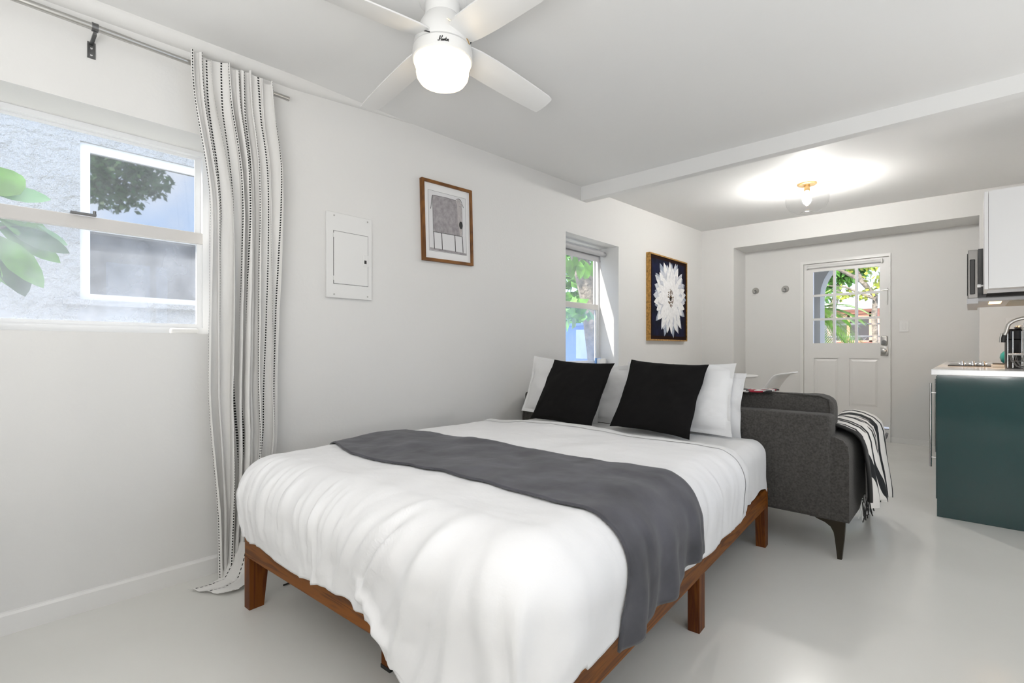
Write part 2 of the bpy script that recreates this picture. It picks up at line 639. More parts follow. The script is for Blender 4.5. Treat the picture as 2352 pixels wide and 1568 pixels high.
        if parent is not None:
            o.parent = parent
            if parent.name in ROOTINV:
                ROOTINV[o.name] = ROOTINV[parent.name]
        elif base is not None:
            o.location = base
            ROOTINV[o.name] = inv
        else:
            ROOTINV[o.name] = inv
        if solid:
            md = o.modifiers.new('thickness', 'SOLIDIFY')
            md.thickness = solid
            md.offset = -1
        if kind:
            o['kind'] = kind
        return o


ROOTINV = {}


def tag(o, label, cat, group=None, kind=None):
    o['label'] = label
    o['category'] = cat
    if group:
        o['group'] = group
    if kind:
        o['kind'] = kind
    return o


def thing(name, label, cat, loc=(0, 0, 0), rotz=0.0, group=None):
    o = bpy.data.objects.new(name, None)
    COL.objects.link(o)
    o.empty_display_size = 0.1
    o.location = loc
    o.rotation_euler = (0, 0, rotz)
    ROOTINV[o.name] = (Matrix.Translation(Vector(loc)) @ Matrix.Rotation(rotz, 4, 'Z')).inverted()
    return tag(o, label, cat, group)


def struct(o, label=None):
    o['kind'] = 'structure'
    if label:
        o['label'] = label
    return o


def copy_thing(o, label, loc=None, rotz=None):
    """copy of a thing, its parts and their sub-parts"""
    def rec(src, par):
        c = src.copy()
        COL.objects.link(c)
        if par:
            c.parent = par
        for ch in [x for x in bpy.data.objects if x.parent == src]:
            rec(ch, c)
        return c
    c = rec(o, None)
    c['label'] = label
    if loc is not None:
        c.location = loc
    if rotz is not None:
        c.rotation_euler = (0, 0, rotz)
    return c


def sstep(a, b, x):
    t = max(0.0, min(1.0, (x - a) / (b - a)))
    return t * t * (3 - 2 * t)


def lerp(a, b, t):
    return a + (b - a) * t


def fbm(x, y, z=0.0, octv=3):
    s_, a_, f_ = 0.0, 1.0, 1.0
    for _ in range(octv):
        s_ += a_ * noise.noise((x * f_, y * f_, z * f_))
        a_ *= 0.5
        f_ *= 2.0
    return s_


# ------------------------------------------------------------------ the room
XW, YF, YR, XR, YN = -2.603, 6.475, 6.92, 1.5, -1.8       # left wall, far wall, recess wall, right wall, near wall
XG = -2.873                                                 # outer face of the left wall


def ceil_z(x, y):
    a = (x - XW) / (XR - XW)
    b = (y - YN) / (YF - YN)
    return lerp(lerp(2.391, 2.400, a), lerp(2.596, 2.548, a), b)


W1 = (-0.45, 0.78, 1.118, 2.035)
W2 = (3.484, 4.371, 0.874, 2.078)

b = MB()
b.box(XG - 0.2, XR + 0.3, YN - 0.3, 7.3, -0.12, 0.0)
struct(b.build('floor', M['floor']), 'pale grey painted concrete floor')

b = MB()
p = [(XG, YN - 0.2), (XR + 0.2, YN - 0.2), (XR + 0.2, YF + 0.1), (XG, YF + 0.1)]
b.add([(x, y, ceil_z(x, y)) for x, y in p] + [(x, y, 2.78) for x, y in p],
      [(0, 3, 2, 1), (4, 5, 6, 7), (0, 1, 5, 4), (1, 2, 6, 5), (2, 3, 7, 6), (3, 0, 4, 7)])
struct(b.build('ceiling', M['ceil']), 'white painted ceiling')

b = MB()
ys = [YN - 0.2, W1[0], W1[1], W2[0], W2[1], YR + 0.18]
TOP = 2.7
b.box(XG, XW, ys[0], ys[1], 0, TOP)
b.box(XG, XW, ys[1], ys[2], 0, W1[2])
b.box(XG, XW, ys[1], ys[2], W1[3], TOP)
b.box(XG, XW, ys[2], ys[3], 0, TOP)
b.box(XG, XW, ys[3], ys[4], 0, W2[2])
b.box(XG, XW, ys[3], ys[4], W2[3], TOP)
b.box(XG, XW, ys[4], ys[5], 0, TOP)
struct(b.build('wall_left', M['wall']), 'long white wall with the two windows')

b = MB()
b.box(XW, -2.198, YF, YR, 0, TOP)
b.box(-2.198, 0.06, YF, YR, 2.322, TOP)
b.box(0.06, 0.47, YF, YR, 0, TOP)
struct(b.build('wall_far', M['wall']), 'white far wall around the entry recess')

b = MB()
DX0, DX1, DZ1 = -1.545, -0.655, 2.118
b.box(XW, DX0, YR, YR + 0.16, 0, TOP)
b.box(DX1, 0.47, YR, YR + 0.16, 0, TOP)
b.box(DX0, DX1, YR, YR + 0.16, DZ1, TOP)
struct(b.build('wall_recess', M['wall']), 'white wall at the back of the entry recess')

b = MB()
b.box(0.47, 0.62, 3.95, YR + 0.16, 0, TOP)
b.box(0.62, XR + 0.15, 3.95, 4.1, 0, TOP)
b.box(XR, XR + 0.15, YN, 0.9, 0, TOP)
b.box(XR, XR + 0.15, 1.9, 3.95, 0, TOP)
b.box(XR, XR + 0.15, 0.9, 1.9, 0, 0.95)
b.box(XR, XR + 0.15, 0.9, 1.9, 2.1, TOP)
struct(b.build('wall_right', M['wall']), 'white right wall')

b = MB()
b.box(XG, XR, YN - 0.15, YN, 0, TOP)
struct(b.build('wall_near', M['wall']), 'white wall behind the viewpoint')

# ceiling beam
b = MB()
b.box(XW, 0.47, 3.72, 3.80, 2.398, 2.62)
struct(b.build('trim_1', M['ceil']), 'white painted ceiling beam')

# rounded cove moulding along the top of the left wall
b = MB()
prof = [(0, 0)] + [(0.045 * math.sin(a * PI / 16), -0.055 + 0.055 * (1 - math.cos(a * PI / 16)) - 0.0) for a in range(9)]
n = len(prof)
vs_, fs = [], []
steps = [YN, -0.5, 0.4, 1.1, 1.5, 1.9]
for j, y in enumerate(steps):
    k = 1.0 if y < 1.2 else (0.5 if y < 1.7 else 0.03)
    zt = ceil_z(XW, y) + 0.002
    for a in range(9):
        t = a / 8
        vs_.append((XW + 0.05 * k * math.sin(t * PI / 2), y, zt - 0.055 * k * math.cos(t * PI / 2)))
for j in range(len(steps) - 1):
    for a in range(8):
        q = j * 9 + a
        fs.append((q, q + 1, q + 10, q + 9))
b.add(vs_, fs)
struct(b.build('trim_2', M['wall'], smooth=60), 'rounded white cove along the ceiling edge')

# skirting boards
b = MB()
b.prism([(XW, 0), (XW + 0.018, 0), (XW + 0.018, 0.070), (XW + 0.010, 0.078), (XW, 0.080)], 'y', YN, YF)
struct(b.build('baseboard_left', M['trim']), 'white skirting board along the left wall')
b = MB()
b.box(DX1, 0.06, YR - 0.012, YR, 0, 0.055)
struct(b.build('baseboard_recess', M['trim']), 'low white skirting right of the entry door')


# ------------------------------------------------------------------ windows of the left wall
def ring(b, x0, x1, y0, y1, z0, z1, w, wb=None, wt=None):
    wb, wt = wb or w, wt or w
    b.box(x0, x1, y0, y0 + w, z0, z1)
    b.box(x0, x1, y1 - w, y1, z0, z1)
    b.box(x0, x1, y0 + w, y1 - w, z0, z0 + wb)
    b.box(x0, x1, y0 + w, y1 - w, z1 - wt, z1)


def sash_window(name, label, wy0, wy1, wz0, wz1, mid0, mid1, glass_top, glass_low):
    fr = thing(name, label, 'window', (-2.86, (wy0 + wy1) / 2, wz0))
    fr['kind'] = 'structure'
    b = MB()
    ring(b, XG, -2.83, wy0, wy1, wz0, wz1, 0.03, 0.035, 0.022)
    b.build('window_frame', M['alum'], fr)
    # upper sash sits outside, lower sash inside
    b = MB()
    ring(b, XG + 0.002, -2.862, wy0 + 0.03, wy1 - 0.03, mid0 + 0.012, wz1 - 0.022, 0.026, 0.03, 0.012)
    s_ = b.build('upper_sash', M['alum'], fr)
    b = MB()
    b.box(-2.868, -2.865, wy0 + 0.056, wy1 - 0.056, mid0 + 0.042, wz1 - 0.034)
    b.build('pane', glass_top, s_)
    b = MB()
    ring(b, -2.858, -2.836, wy0 + 0.03, wy1 - 0.03, wz0 + 0.035, mid1, 0.024, 0.018, 0.012)
    s_ = b.build('lower_sash', M['alum'], fr)
    b = MB()
    b.box(-2.849, -2.845, wy0 + 0.054, wy1 - 0.054, wz0 + 0.053, mid0 + 0.005)
    b.build('pane', glass_low, s_)
    b = MB()
    b.rbox(-2.86, -2.826, wy0 + 0.03, wy1 - 0.03, mid0, mid1, 0.004, 2)
    b.build('meeting_rail', M['rail'], fr)
    return fr


win1 = sash_window('window_1', 'large sash window left of the curtain facing a stucco wall', *W1, 1.573, 1.629, M['glasstop'], M['glassfog'])
b = MB()
b.box(-2.826, -2.80, 0.25, 0.335, 1.629, 1.637)
b.tube([(-2.815, 0.33, 1.637), (-2.815, 0.33, 1.652)], 0.006)
b.build('latch', M['darksteel'], win1)
win2 = sash_window('window_2', 'narrow sash window behind the bed pillows with a tree outside', *W2, 1.448, 1.503, M['glasstop'], M['glassfrost'])


def big_window(name, label, fn, a0, a1, z0, z1):
    fr = thing(name, label, 'window', fn(a0, 0, z0))
    fr['kind'] = 'structure'
    b = MB()
    w = 0.05
    for (p0, p1, q0, q1) in ((a0, a0 + w, z0, z1), (a1 - w, a1, z0, z1), (a0, a1, z0, z0 + w), (a0, a1, z1 - w, z1),
                             ((a0 + a1) / 2 - w / 2, (a0 + a1) / 2 + w / 2, z0, z1)):
        vv = [fn(a, dd, z) for z in (q0, q1) for dd in (0.06, 0.11) for a in (p0, p1)]
        b.add(vv, [(0, 2, 3, 1), (4, 5, 7, 6), (0, 1, 5, 4), (2, 6, 7, 3), (0, 4, 6, 2), (1, 3, 7, 5)])
    b.build('window_frame', M['alum'], fr)
    b = MB()
    vv = [fn(a, dd, z) for z in (z0 + w, z1 - w) for dd in (0.083, 0.087) for a in (a0 + w, a1 - w)]
    b.add(vv, [(0, 2, 3, 1), (4, 5, 7, 6), (0, 1, 5, 4), (2, 6, 7, 3), (0, 4, 6, 2), (1, 3, 7, 5)])
    b.build('pane', M['glass'], fr)


big_window('added_window', 'small unseen window added in the right wall for sky light', lambda a, d, z: (XR + d, a, z), 0.9, 1.9, 0.95, 2.1)  # out-of-view window added to let sky light into the room

# ------------------------------------------------------------------ entry door
b = MB()
w = 0.033
b.box(DX0, DX0 + w, YR - 0.022, YR + 0.12, 0.15, DZ1)
b.box(DX1 - w * 0.4, DX1, YR - 0.022, YR + 0.12, 0.15, DZ1)
b.box(DX0 + w, DX1 - w * 0.4, YR - 0.022, YR + 0.12, DZ1 - w, DZ1)
struct(b.build('trim_3', M['trim']), 'white frame around the entry door')
b = MB()
b.box(DX0, DX1, YR - 0.03, YR + 0.16, 0, 0.15)
o = struct(b.build('trim_4', M['trim']), 'raised white threshold under the entry door')
b = MB()
pts = [(-0.84, 0.02), (-0.80, 0.075), (-0.82, 0.11), (-0.77, 0.135), (-0.72, 0.13), (-0.705, 0.09), (-0.69, 0.11), (-0.672, 0.10), (-0.68, 0.06), (-0.70, 0.02), (-0.74, 0.008), (-0.79, 0.03)]
b.prism(pts, 'y', YR - 0.0315, YR - 0.030)
b.box(DX0 + 0.01, DX1 - 0.01, YR - 0.0315, YR - 0.029, 0.142, 0.150)
b.build('worn_paint', pbr('worn_grey_paint', (0.22, 0.22, 0.23), 0.7, vary=(30, 0.4, 5)), o)

door = thing('door_1', 'white entry door with nine small panes and two lower panels', 'door', (-1.09, YR + 0.02, 0.16))
door['kind'] = 'structure'
LX0, LX1, LZ0, LZ1 = DX0 + w + 0.002, DX1 - 0.016, 0.168, DZ1 - w - 0.003
GX0, GX1, GZ0, GZ1 = -1.412, -0.757, 1.113, 1.985
y0, y1 = YR + 0.006, YR + 0.046
b = MB()
b.box(LX0, GX0, y0, y1, LZ0, LZ1)
b.box(GX1, LX1, y0, y1, LZ0, LZ1)
b.box(GX0, GX1, y0, y1, GZ1, LZ1)
b.box(GX0, GX1, y0 + 0.012, y1, LZ0, GZ0)
P1, P2 = (-1.405, -1.150), (-1.045, -0.762)
PZ0, PZ1 = 0.372, 0.934
b.box(GX0, GX1, y0, y0 + 0.012, PZ1, GZ0)
b.box(GX0, GX1, y0, y0 + 0.012, LZ0, PZ0)
b.box(GX0, P1[0], y0, y0 + 0.012, PZ0, PZ1)
b.box(P1[1], P2[0], y0, y0 + 0.012, PZ0, PZ1)
b.box(P2[1], GX1, y0, y0 + 0.012, PZ0, PZ1)
b.build('door_leaf', M['trim'], door)
for q in (P1, P2):
    b = MB()
    m_ = 0.035
    b.add([(q[0] + m_, y0 + 0.003, PZ0 + m_), (q[1] - m_, y0 + 0.003, PZ0 + m_), (q[1] - m_, y0 + 0.003, PZ1 - m_), (q[0] + m_, y0 + 0.003, PZ1 - m_),
           (q[0] + 0.012, y0 + 0.011, PZ0 + 0.012), (q[1] - 0.012, y0 + 0.011, PZ0 + 0.012), (q[1] - 0.012, y0 + 0.011, PZ1 - 0.012), (q[0] + 0.012, y0 + 0.011, PZ1 - 0.012)],
          [(0, 1, 2, 3), (0, 4, 5, 1), (1, 5, 6, 2), (2, 6, 7, 3), (3, 7, 4, 0)])
    b.build('door_panel', M['trim'], door)
b = MB()
cw = (GX1 - GX0) / 3
ch = (GZ1 - GZ0) / 3
for k in (1, 2):
    b.box(GX0 + k * cw - 0.014, GX0 + k * cw + 0.014, y0 + 0.004, y1 - 0.004, GZ0, GZ1)
    b.box(GX0, GX1, y0 + 0.006, y1 - 0.006, GZ0 + k * ch - 0.013, GZ0 + k * ch + 0.013)
g = b.build('glazing_bars', M['trim'], door)
for i in range(3):
    for j in range(3):
        b = MB()
        b.box(GX0 + i * cw + 0.012, GX0 + (i + 1) * cw - 0.012, YR + 0.024, YR + 0.027, GZ0 + j * ch + 0.011, GZ0 + (j + 1) * ch - 0.011)
        b.build('pane', M['glass'], door)
# lock and knob
b = MB()
b.rbox(-0.742, -0.684, y0 - 0.020, y0, 1.088, 1.192, 0.008, 3)
k = b.build('deadbolt', M['steel'], door, smooth=40)
b = MB()
b.lathe([(0.024, -0.028), (0.024, -0.020), (0.0, -0.0195)], (-0.713, y0, 1.120), 24, axis='y')
b.box(-0.729, -0.697, y0 - 0.034, y0 - 0.026, 1.115, 1.125, fn=lambda x, y, z: (-0.713 + (x + 0.713) * 0.75 - (z - 1.12) * 0.7, y, 1.12 + (z - 1.12) - (x + 0.713) * 0.6))
b.build('thumb_turn', M['darksteel'], k)
b = MB()
b.rbox(-0.747, -0.681, y0 - 0.008, y0, 0.968, 1.068, 0.003, 2)
k = b.build('knob_plate', M['steel'], door, smooth=40)
b = MB()
b.lathe([(0.012, -0.006), (0.012, -0.030), (0.025, -0.036), (0.028, -0.050), (0.024, -0.062), (0.012, -0.066), (0, -0.066)], (-0.713, y0, 1.020), 32, axis='y')
b.build('door_knob', M['steel'], k, smooth=40)
b = MB()
b.tube([(-0.742, y0 - 0.006, 1.708), (-0.672, y0 - 0.012, 1.712)], 0.004)
b.tube([(-0.684, y0 - 0.012, 1.73), (-0.684, y0 - 0.012, 1.60), (-0.686, y0 - 0.012, 1.54)], 0.003)
b.build('door_chain', M['steel'], door)

bl = thing('roller_blind', 'rolled up thin white blind at the top of the entry door', 'blind', (-1.1, y0 - 0.03, 2.05))
b = MB()
b.tube([(-1.462, y0 - 0.022, 2.040), (-0.742, y0 - 0.022, 2.040)], 0.016, 16)
b.build('blind_roll', M['white'], bl, smooth=50)
for x in (-1.470, -0.734):
    b = MB()
    b.rbox(x - 0.008, x + 0.008, y0 - 0.044, y0 - 0.0005, 2.016, 2.064, 0.004, 2)
    b.build('bracket', M['white'], bl)

# light switch, wall hooks, outlet
ls = thing('light_switch', 'white rocker light switch right of the entry door', 'light switch', (-0.54, YR, 1.295))
b = MB()
b.rbox(-0.580, -0.496, YR - 0.007, YR, 1.233, 1.357, 0.003, 2)
b.build('switch_plate', M['white'], ls)
b = MB()
b.rbox(-0.555, -0.521, YR - 0.011, YR - 0.006, 1.260, 1.330, 0.002, 2)
b.build('rocker', M['white'], ls)

hk = thing('wall_hook', 'round steel wall hook nearer the room corner', 'hook', (-2.07, YR, 1.806), group='steel hooks in the entry recess')
b = MB()
b.lathe([(0.042, 0), (0.042, -0.006), (0.036, -0.012), (0, -0.013)], (-2.07, YR, 1.806), 32, axis='y')
b.build('hook_plate', M['steel'], hk, smooth=40)
b = MB()
pth = [(-2.07, YR - 0.010, 1.812), (-2.07, YR - 0.035, 1.808)] + [(-2.07 + 0.018 * math.sin(a), YR - 0.040 - 0.004 * a, 1.806 - 0.018 + 0.018 * math.cos(a)) for a in [0, .5, 1, 1.5, 2, 2.5, 3, 3.6, 4.2]]
b.tube(pth, 0.005, 8)
b.build('hook_prong', M['darksteel'], hk, smooth=60)
copy_thing(hk, 'round steel wall hook nearer the entry door', (-1.718, YR, 1.802))

ol = thing('power_outlet', 'white power outlet on the kitchen backsplash behind the tap', 'outlet', (0.29, YF, 1.28))
b = MB()
b.rbox(0.235, 0.36, YF - 0.006, YF, 1.215, 1.335, 0.002, 2)
b.build('outlet_plate', M['white'], ol)
b = MB()
for z in (1.25, 1.30):
    b.rbox(0.275, 0.32, YF - 0.008, YF - 0.005, z - 0.016, z + 0.016, 0.002, 2)
b.build('socket', M['white'], ol)

# ------------------------------------------------------------------ breaker panel
bp_ = thing('breaker_panel', 'white metal electrical breaker panel on the wall right of the curtain', 'breaker panel', (XW, 1.42, 1.57))
b = MB()
b.rbox(XW, XW + 0.016, 1.281, 1.562, 1.333, 1.809, 0.003, 2)
b.build('cover_plate', M['white'], bp_)
b = MB()
b.rbox(XW + 0.016, XW + 0.0195, 1.323, 1.534, 1.413, 1.704, 0.0015, 1)
dr = b.build('panel_door', M['white'], bp_)
seam = pbr('seam_shadow_gap', (0.10, 0.10, 0.10), 0.8)
b = MB()
b.rbox(XW + 0.019, XW + 0.022, 1.500, 1.534, 1.526, 1.592, 0.001, 1)
l_ = b.build('latch', M['white'], dr)
b = MB()
b.box(XW + 0.0215, XW + 0.0228, 1.508, 1.522, 1.542, 1.562)
b.build('latch_slot', M['blackmatte'], l_)
for z in (1.442, 1.680):
    b = MB()
    b.tube([(XW + 0.018, 1.322, z - 0.012), (XW + 0.018, 1.322, z + 0.012)], 0.004, 8)
    b.build('hinge', M['white'], bp_)
for yy, zz in ((1.325, 1.790), (1.532, 1.790), (1.325, 1.352), (1.532, 1.352)):
    b = MB()
    b.lathe([(0.0045, 0.016), (0.004, 0.019), (0, 0.0195)], (XW, yy, zz), 12, axis='x')
    b.build('screw', M['steel'], bp_)
b = MB()
for (p0, p1, q0, q1) in ((1.320, 1.323, 1.411, 1.706), (1.534, 1.5365, 1.411, 1.706), (1.320, 1.5365, 1.7045, 1.7065), (1.320, 1.5365, 1.4105, 1.4125)):
    b.box(XW + 0.016, XW + 0.0163, p0, p1, q0, q1)
b.build('door_gap', seam, bp_)

# ------------------------------------------------------------------ framed drawing (hangs slightly crooked)
pc = thing('framed_drawing', 'framed pencil drawing of a boxy grey animal on the left wall', 'picture', (XW, 2.14, 1.895))
TL = R(1.7)


def PW(dx, y, z):
    yy, zz = y - 2.14, z - 1.895
    return (XW + dx, 2.14 + yy * math.cos(TL) - zz * math.sin(TL) * 1.0, 1.895 + zz * math.cos(TL) + yy * math.sin(TL) * 1.0)


def pbox(b, d0, d1, y0, y1, z0, z1):
    b.box(d0, d1, y0, y1, z0, z1, fn=PW)


b = MB()
FY0, FY1, FZ0, FZ1 = 1.923, 2.357, 1.628, 2.158
fw = 0.019
pbox(b, 0, 0.026, FY0, FY0 + fw, FZ0, FZ1)
pbox(b, 0, 0.026, FY1 - fw, FY1, FZ0, FZ1)
pbox(b, 0, 0.026, FY0 + fw, FY1 - fw, FZ0, FZ0 + fw)
pbox(b, 0, 0.026, FY0 + fw, FY1 - fw, FZ1 - fw, FZ1)
b.build('picture_frame', M['picwood'], pc)
b = MB()
pbox(b, 0.001, 0.014, FY0 + fw, FY1 - fw, FZ0 + fw, FZ1 - fw)
b.build('mat_board', M['mat'], pc)
b = MB()
pbox(b, 0.014, 0.0146, 1.978, 2.302, 1.697, 2.092)
dw = b.build('print_sheet', M['paper'], pc)


def flat(b, pts, d):
    b.add([PW(d, y, z) for y, z in pts], [list(range(len(pts)))])


def line(b, pts, wd, d):
    for (a, c) in zip(pts[:-1], pts[1:]):
        dy, dz = c[0] - a[0], c[1] - a[1]
        L_ = math.hypot(dy, dz) or 1
        ny, nz = -dz / L_ * wd / 2, dy / L_ * wd / 2
        flat(b, [(a[0] + ny, a[1] + nz), (a[0] - ny, a[1] - nz), (c[0] - ny, c[1] - nz), (c[0] + ny, c[1] + nz)], d)


b = MB()
b.use(M['pencil'])
flat(b, [(2.014, 1.823), (2.012, 2.062), (2.03, 2.066), (2.12, 2.066), (2.213, 2.064), (2.232, 2.05), (2.236, 1.95), (2.258, 1.823)], 0.0150)
flat(b, [(1.984, 1.702), (1.984, 1.718), (2.05, 1.716), (2.12, 1.715), (2.20, 1.714), (2.30, 1.710), (2.30, 1.697), (2.15, 1.700)], 0.0150)
b.use(M['pencil2'])
flat(b, [(2.228, 1.91), (2.224, 2.03), (2.214, 2.058), (2.226, 2.075), (2.240, 2.080), (2.253, 2.074), (2.262, 2.05), (2.268, 1.98), (2.268, 1.90), (2.262, 1.825), (2.246, 1.825), (2.236, 1.87)], 0.0153)
b.use(M['ink'])
line(b, [(2.013, 2.062), (2.004, 2.03), (1.999, 1.985), (1.996, 1.97)], 0.004, 0.0156)
line(b, [(2.240, 2.081), (2.258, 2.072), (2.272, 2.045), (2.282, 2.025)], 0.004, 0.0156)
line(b, [(2.014, 1.823), (2.012, 2.062), (2.12, 2.067), (2.21, 2.064), (2.225, 2.077), (2.240, 2.081)], 0.0022, 0.0156)
for yy in (2.018, 2.085, 2.200, 2.268):
    line(b, [(yy - 0.003, 1.825), (yy, 1.77), (yy + 0.002, 1.712)], 0.0055, 0.0156)
line(b, [(2.012, 1.823), (2.266, 1.823)], 0.003, 0.0156)
line(b, [(2.268, 1.83), (2.268, 2.0), (2.262, 2.05)], 0.0022, 0.0156)
flat(b, [(2.255 + 0.017 * math.cos(a * PI / 10), 1.900 + 0.026 * math.sin(a * PI / 10)) for a in range(20)], 0.0159)
for yy in (2.243, 2.256):
    flat(b, [(yy + 0.0022 * math.cos(a * PI / 4), 2.027 + 0.003 * math.sin(a * PI / 4)) for a in range(8)], 0.0159)
line(b, [(1.978, 1.697), (2.302, 1.697), (2.302, 2.092), (1.978, 2.092), (1.978, 1.697)], 0.0014, 0.0152)
b.build('drawn_animal', None, dw)

# ------------------------------------------------------------------ flower painting
fp = thing('flower_painting', 'gold framed painting of a white flower on navy, beside the narrow window', 'painting', (XW, 5.426, 1.62))
A0, A1, B0, B1 = 4.947, 5.905, 1.137, 2.103
b = MB()
for (p0, p1, q0, q1) in ((A0, A0 + 0.012, B0, B1), (A1 - 0.012, A1, B0, B1), (A0 + 0.012, A1 - 0.012, B0, B0 + 0.016), (A0 + 0.012, A1 - 0.012, B1 - 0.016, B1)):
    b.box(XW, XW + 0.050, p0, p1, q0, q1)
b.build('painting_frame', M['gold'], fp)
b = MB()
b.use(M['umber'])
b.box(XW, XW + 0.040, A0 + 0.012, A1 - 0.012, B0 + 0.016, B1 - 0.016)
b.use(M['canvas'])
b.box(XW + 0.040, XW + 0.0405, A0 + 0.055, A1 - 0.055, B0 + 0.055, B1 - 0.05)
cv = b.build('canvas', None, fp)
random.seed(5)
b = MB()
cy, cz = 5.452, 1.632


def petal(b, ang, r0, r1, wd, d):
    pts = []
    ca, sa = math.cos(ang), math.sin(ang)
    for t, q in ((0, .25), (.25, .7), (.5, 1), (.72, .88), (.88, .5), (1, 0.02), (.88, -.5), (.72, -.88), (.5, -1), (.25, -.7), (0, -.25)):
        rr = lerp(r0, r1, t)
        u, v = rr * ca - q * wd * sa, rr * sa + q * wd * ca
        pts.append((XW + d, cy + u, cz + v))
    b.add(pts, [list(range(len(pts)))])


layers = [('petal2', 17, 0.10, 0.435, 0.055, 0.0412), ('petal3', 19, 0.08, 0.425, 0.052, 0.0420), ('petal', 20, 0.07, 0.40, 0.050, 0.0428),
          ('petal3', 16, 0.06, 0.33, 0.048, 0.0436), ('petal', 17, 0.05, 0.315, 0.044, 0.0444), ('petal', 12, 0.03, 0.23, 0.042, 0.0452)]
for li, (mt, cnt, r0, r1, wd, d) in enumerate(layers):
    b.use(M[mt])
    for k in range(cnt):
        a = 2 * PI * (k + random.uniform(-.25, .25)) / cnt + li * 0.2
        petal(b, a, r0, r1 * random.uniform(0.88, 1.05) * (1.0 + 0.06 * abs(math.sin(a)) - 0.02), wd * random.uniform(.85, 1.15), d + k * 0.00004)
b.use(M['stamen'])
for k in range(70):
    a = random.uniform(0, 2 * PI)
    rr = 0.098 * math.sqrt(random.random())
    u, v = rr * math.cos(a) * 0.75, rr * math.sin(a) * 1.15
    s_ = random.uniform(.004, .008)
    b.box(XW + 0.0465, XW + 0.050, cy + u - s_ * .6, cy + u + s_ * .6, cz + v - s_, cz + v + s_)
b.build('painted_flower', None, cv)


# ------------------------------------------------------------------ ceiling fan
FX, FYc = -1.57, 1.27
zc = ceil_z(FX, FYc)
fan = thing('ceiling_fan', 'white four blade ceiling fan with a lit frosted bowl', 'ceiling fan', (FX, FYc, zc))
b = MB()
b.lathe([(0.0, zc + 0.01), (0.098, zc + 0.01), (0.098, zc - 0.010), (0.090, zc - 0.018), (0.070, zc - 0.020), (0.070, zc - 0.075), (0, zc - 0.075)], (FX, FYc, 0))
b.build('canopy', M['fan'], fan, smooth=35)
b = MB()
b.lathe([(0.0, zc - 0.07), (0.068, zc - 0.07), (0.078, zc - 0.085), (0.090, zc - 0.105), (0.106, zc - 0.145), (0.116, zc - 0.190), (0.116, zc - 0.198), (0.110, zc - 0.200), (0, zc - 0.200)], (FX, FYc, 0))
b.build('motor_housing', M['fan'], fan, smooth=35)
b = MB()
zb = zc - 0.201
b.lathe([(0.0, zb), (0.112, zb), (0.119, zb - 0.005), (0.121, zb - 0.020), (0.121, zb - 0.048), (0.117, zb - 0.052), (0, zb - 0.052)], (FX, FYc, 0))
band = b.build('light_collar', M['fan'], fan, smooth=35)
zg = zb - 0.052
m, nt, bs = nmat('lit_frosted_bowl')
bs.inputs['Base Color'].default_value = (0.9, 0.88, 0.84, 1)
bs.inputs['Roughness'].default_value = 0.3
bs.inputs['Emission Color'].default_value = (1.0, 0.74, 0.40, 1)
bs.inputs['Emission Strength'].default_value = 3.6
b = MB()
b.lathe([(0.0, zg + 0.004), (0.114, zg + 0.004), (0.115, zg - 0.006), (0.111, zg - 0.018), (0.104, zg - 0.028), (0.104, zg - 0.036), (0.106, zg - 0.046), (0.103, zg - 0.062), (0.092, zg - 0.078), (0.07, zg - 0.088), (0.04, zg - 0.093), (0, zg - 0.094)], (FX, FYc, 0))
b.build('glass_bowl', m, fan, smooth=60)
zbl = zc - 0.256
for k in range(4):
    ang = R(87.5 + 90 * k)
    b = MB()
    prof = [(0.085, -0.030, 0.045), (0.115, -0.050, 0.062), (0.16, -0.058, 0.066), (0.25, -0.064, 0.066), (0.36, -0.066, 0.062), (0.48, -0.066, 0.056), (0.580, -0.064, 0.048), (0.608, -0.058, 0.044)]
    vs_, fs = [], []
    for (r_, e0, e1) in prof:
        for q in range(7):
            e = lerp(e0, e1, q / 6)
            zz = 0.048 * (1 - (r_ - 0.085) / 0.52) + e * math.tan(R(-13)) - 0.006 * math.sin(PI * q / 6)
            for h in (0.003, -0.003):
                x, y = r_, e
                vs_.append((FX + x * math.cos(ang) - y * math.sin(ang), FYc + x * math.sin(ang) + y * math.cos(ang), zbl + 0.035 + zz + h))
    for i in range(len(prof) - 1):
        for q in range(6):
            a_ = (i * 7 + q) * 2
            c_ = ((i + 1) * 7 + q) * 2
            fs.append((a_, a_ + 2, c_ + 2, c_))
            fs.append((a_ + 1, c_ + 1, c_ + 3, a_ + 3))
        for q in (0, 6):
            a_ = (i * 7 + q) * 2
            c_ = ((i + 1) * 7 + q) * 2
            fs.append((a_, c_, c_ + 1, a_ + 1))
    for i in (0, len(prof) - 1):
        for q in range(6):
            a_ = (i * 7 + q) * 2
            fs.append((a_, a_ + 1, a_ + 3, a_ + 2))
    b.add(vs_, fs)
    bl_ = b.build('blade', M['fan'], fan, smooth=40)
    b = MB()
    a2 = ang
    b.tube([(FX + 0.1175 * math.cos(a2 + t), FYc + 0.1175 * math.sin(a2 + t), zbl + 0.082 - 0.026 * (t / 0.5)) for t in [-.5, -.3, -.1, .1, .3, .5]], 0.0022, 6)
    b.build('blade_slot', M['brass'] if k % 2 else M['blackmatte'], bl_)
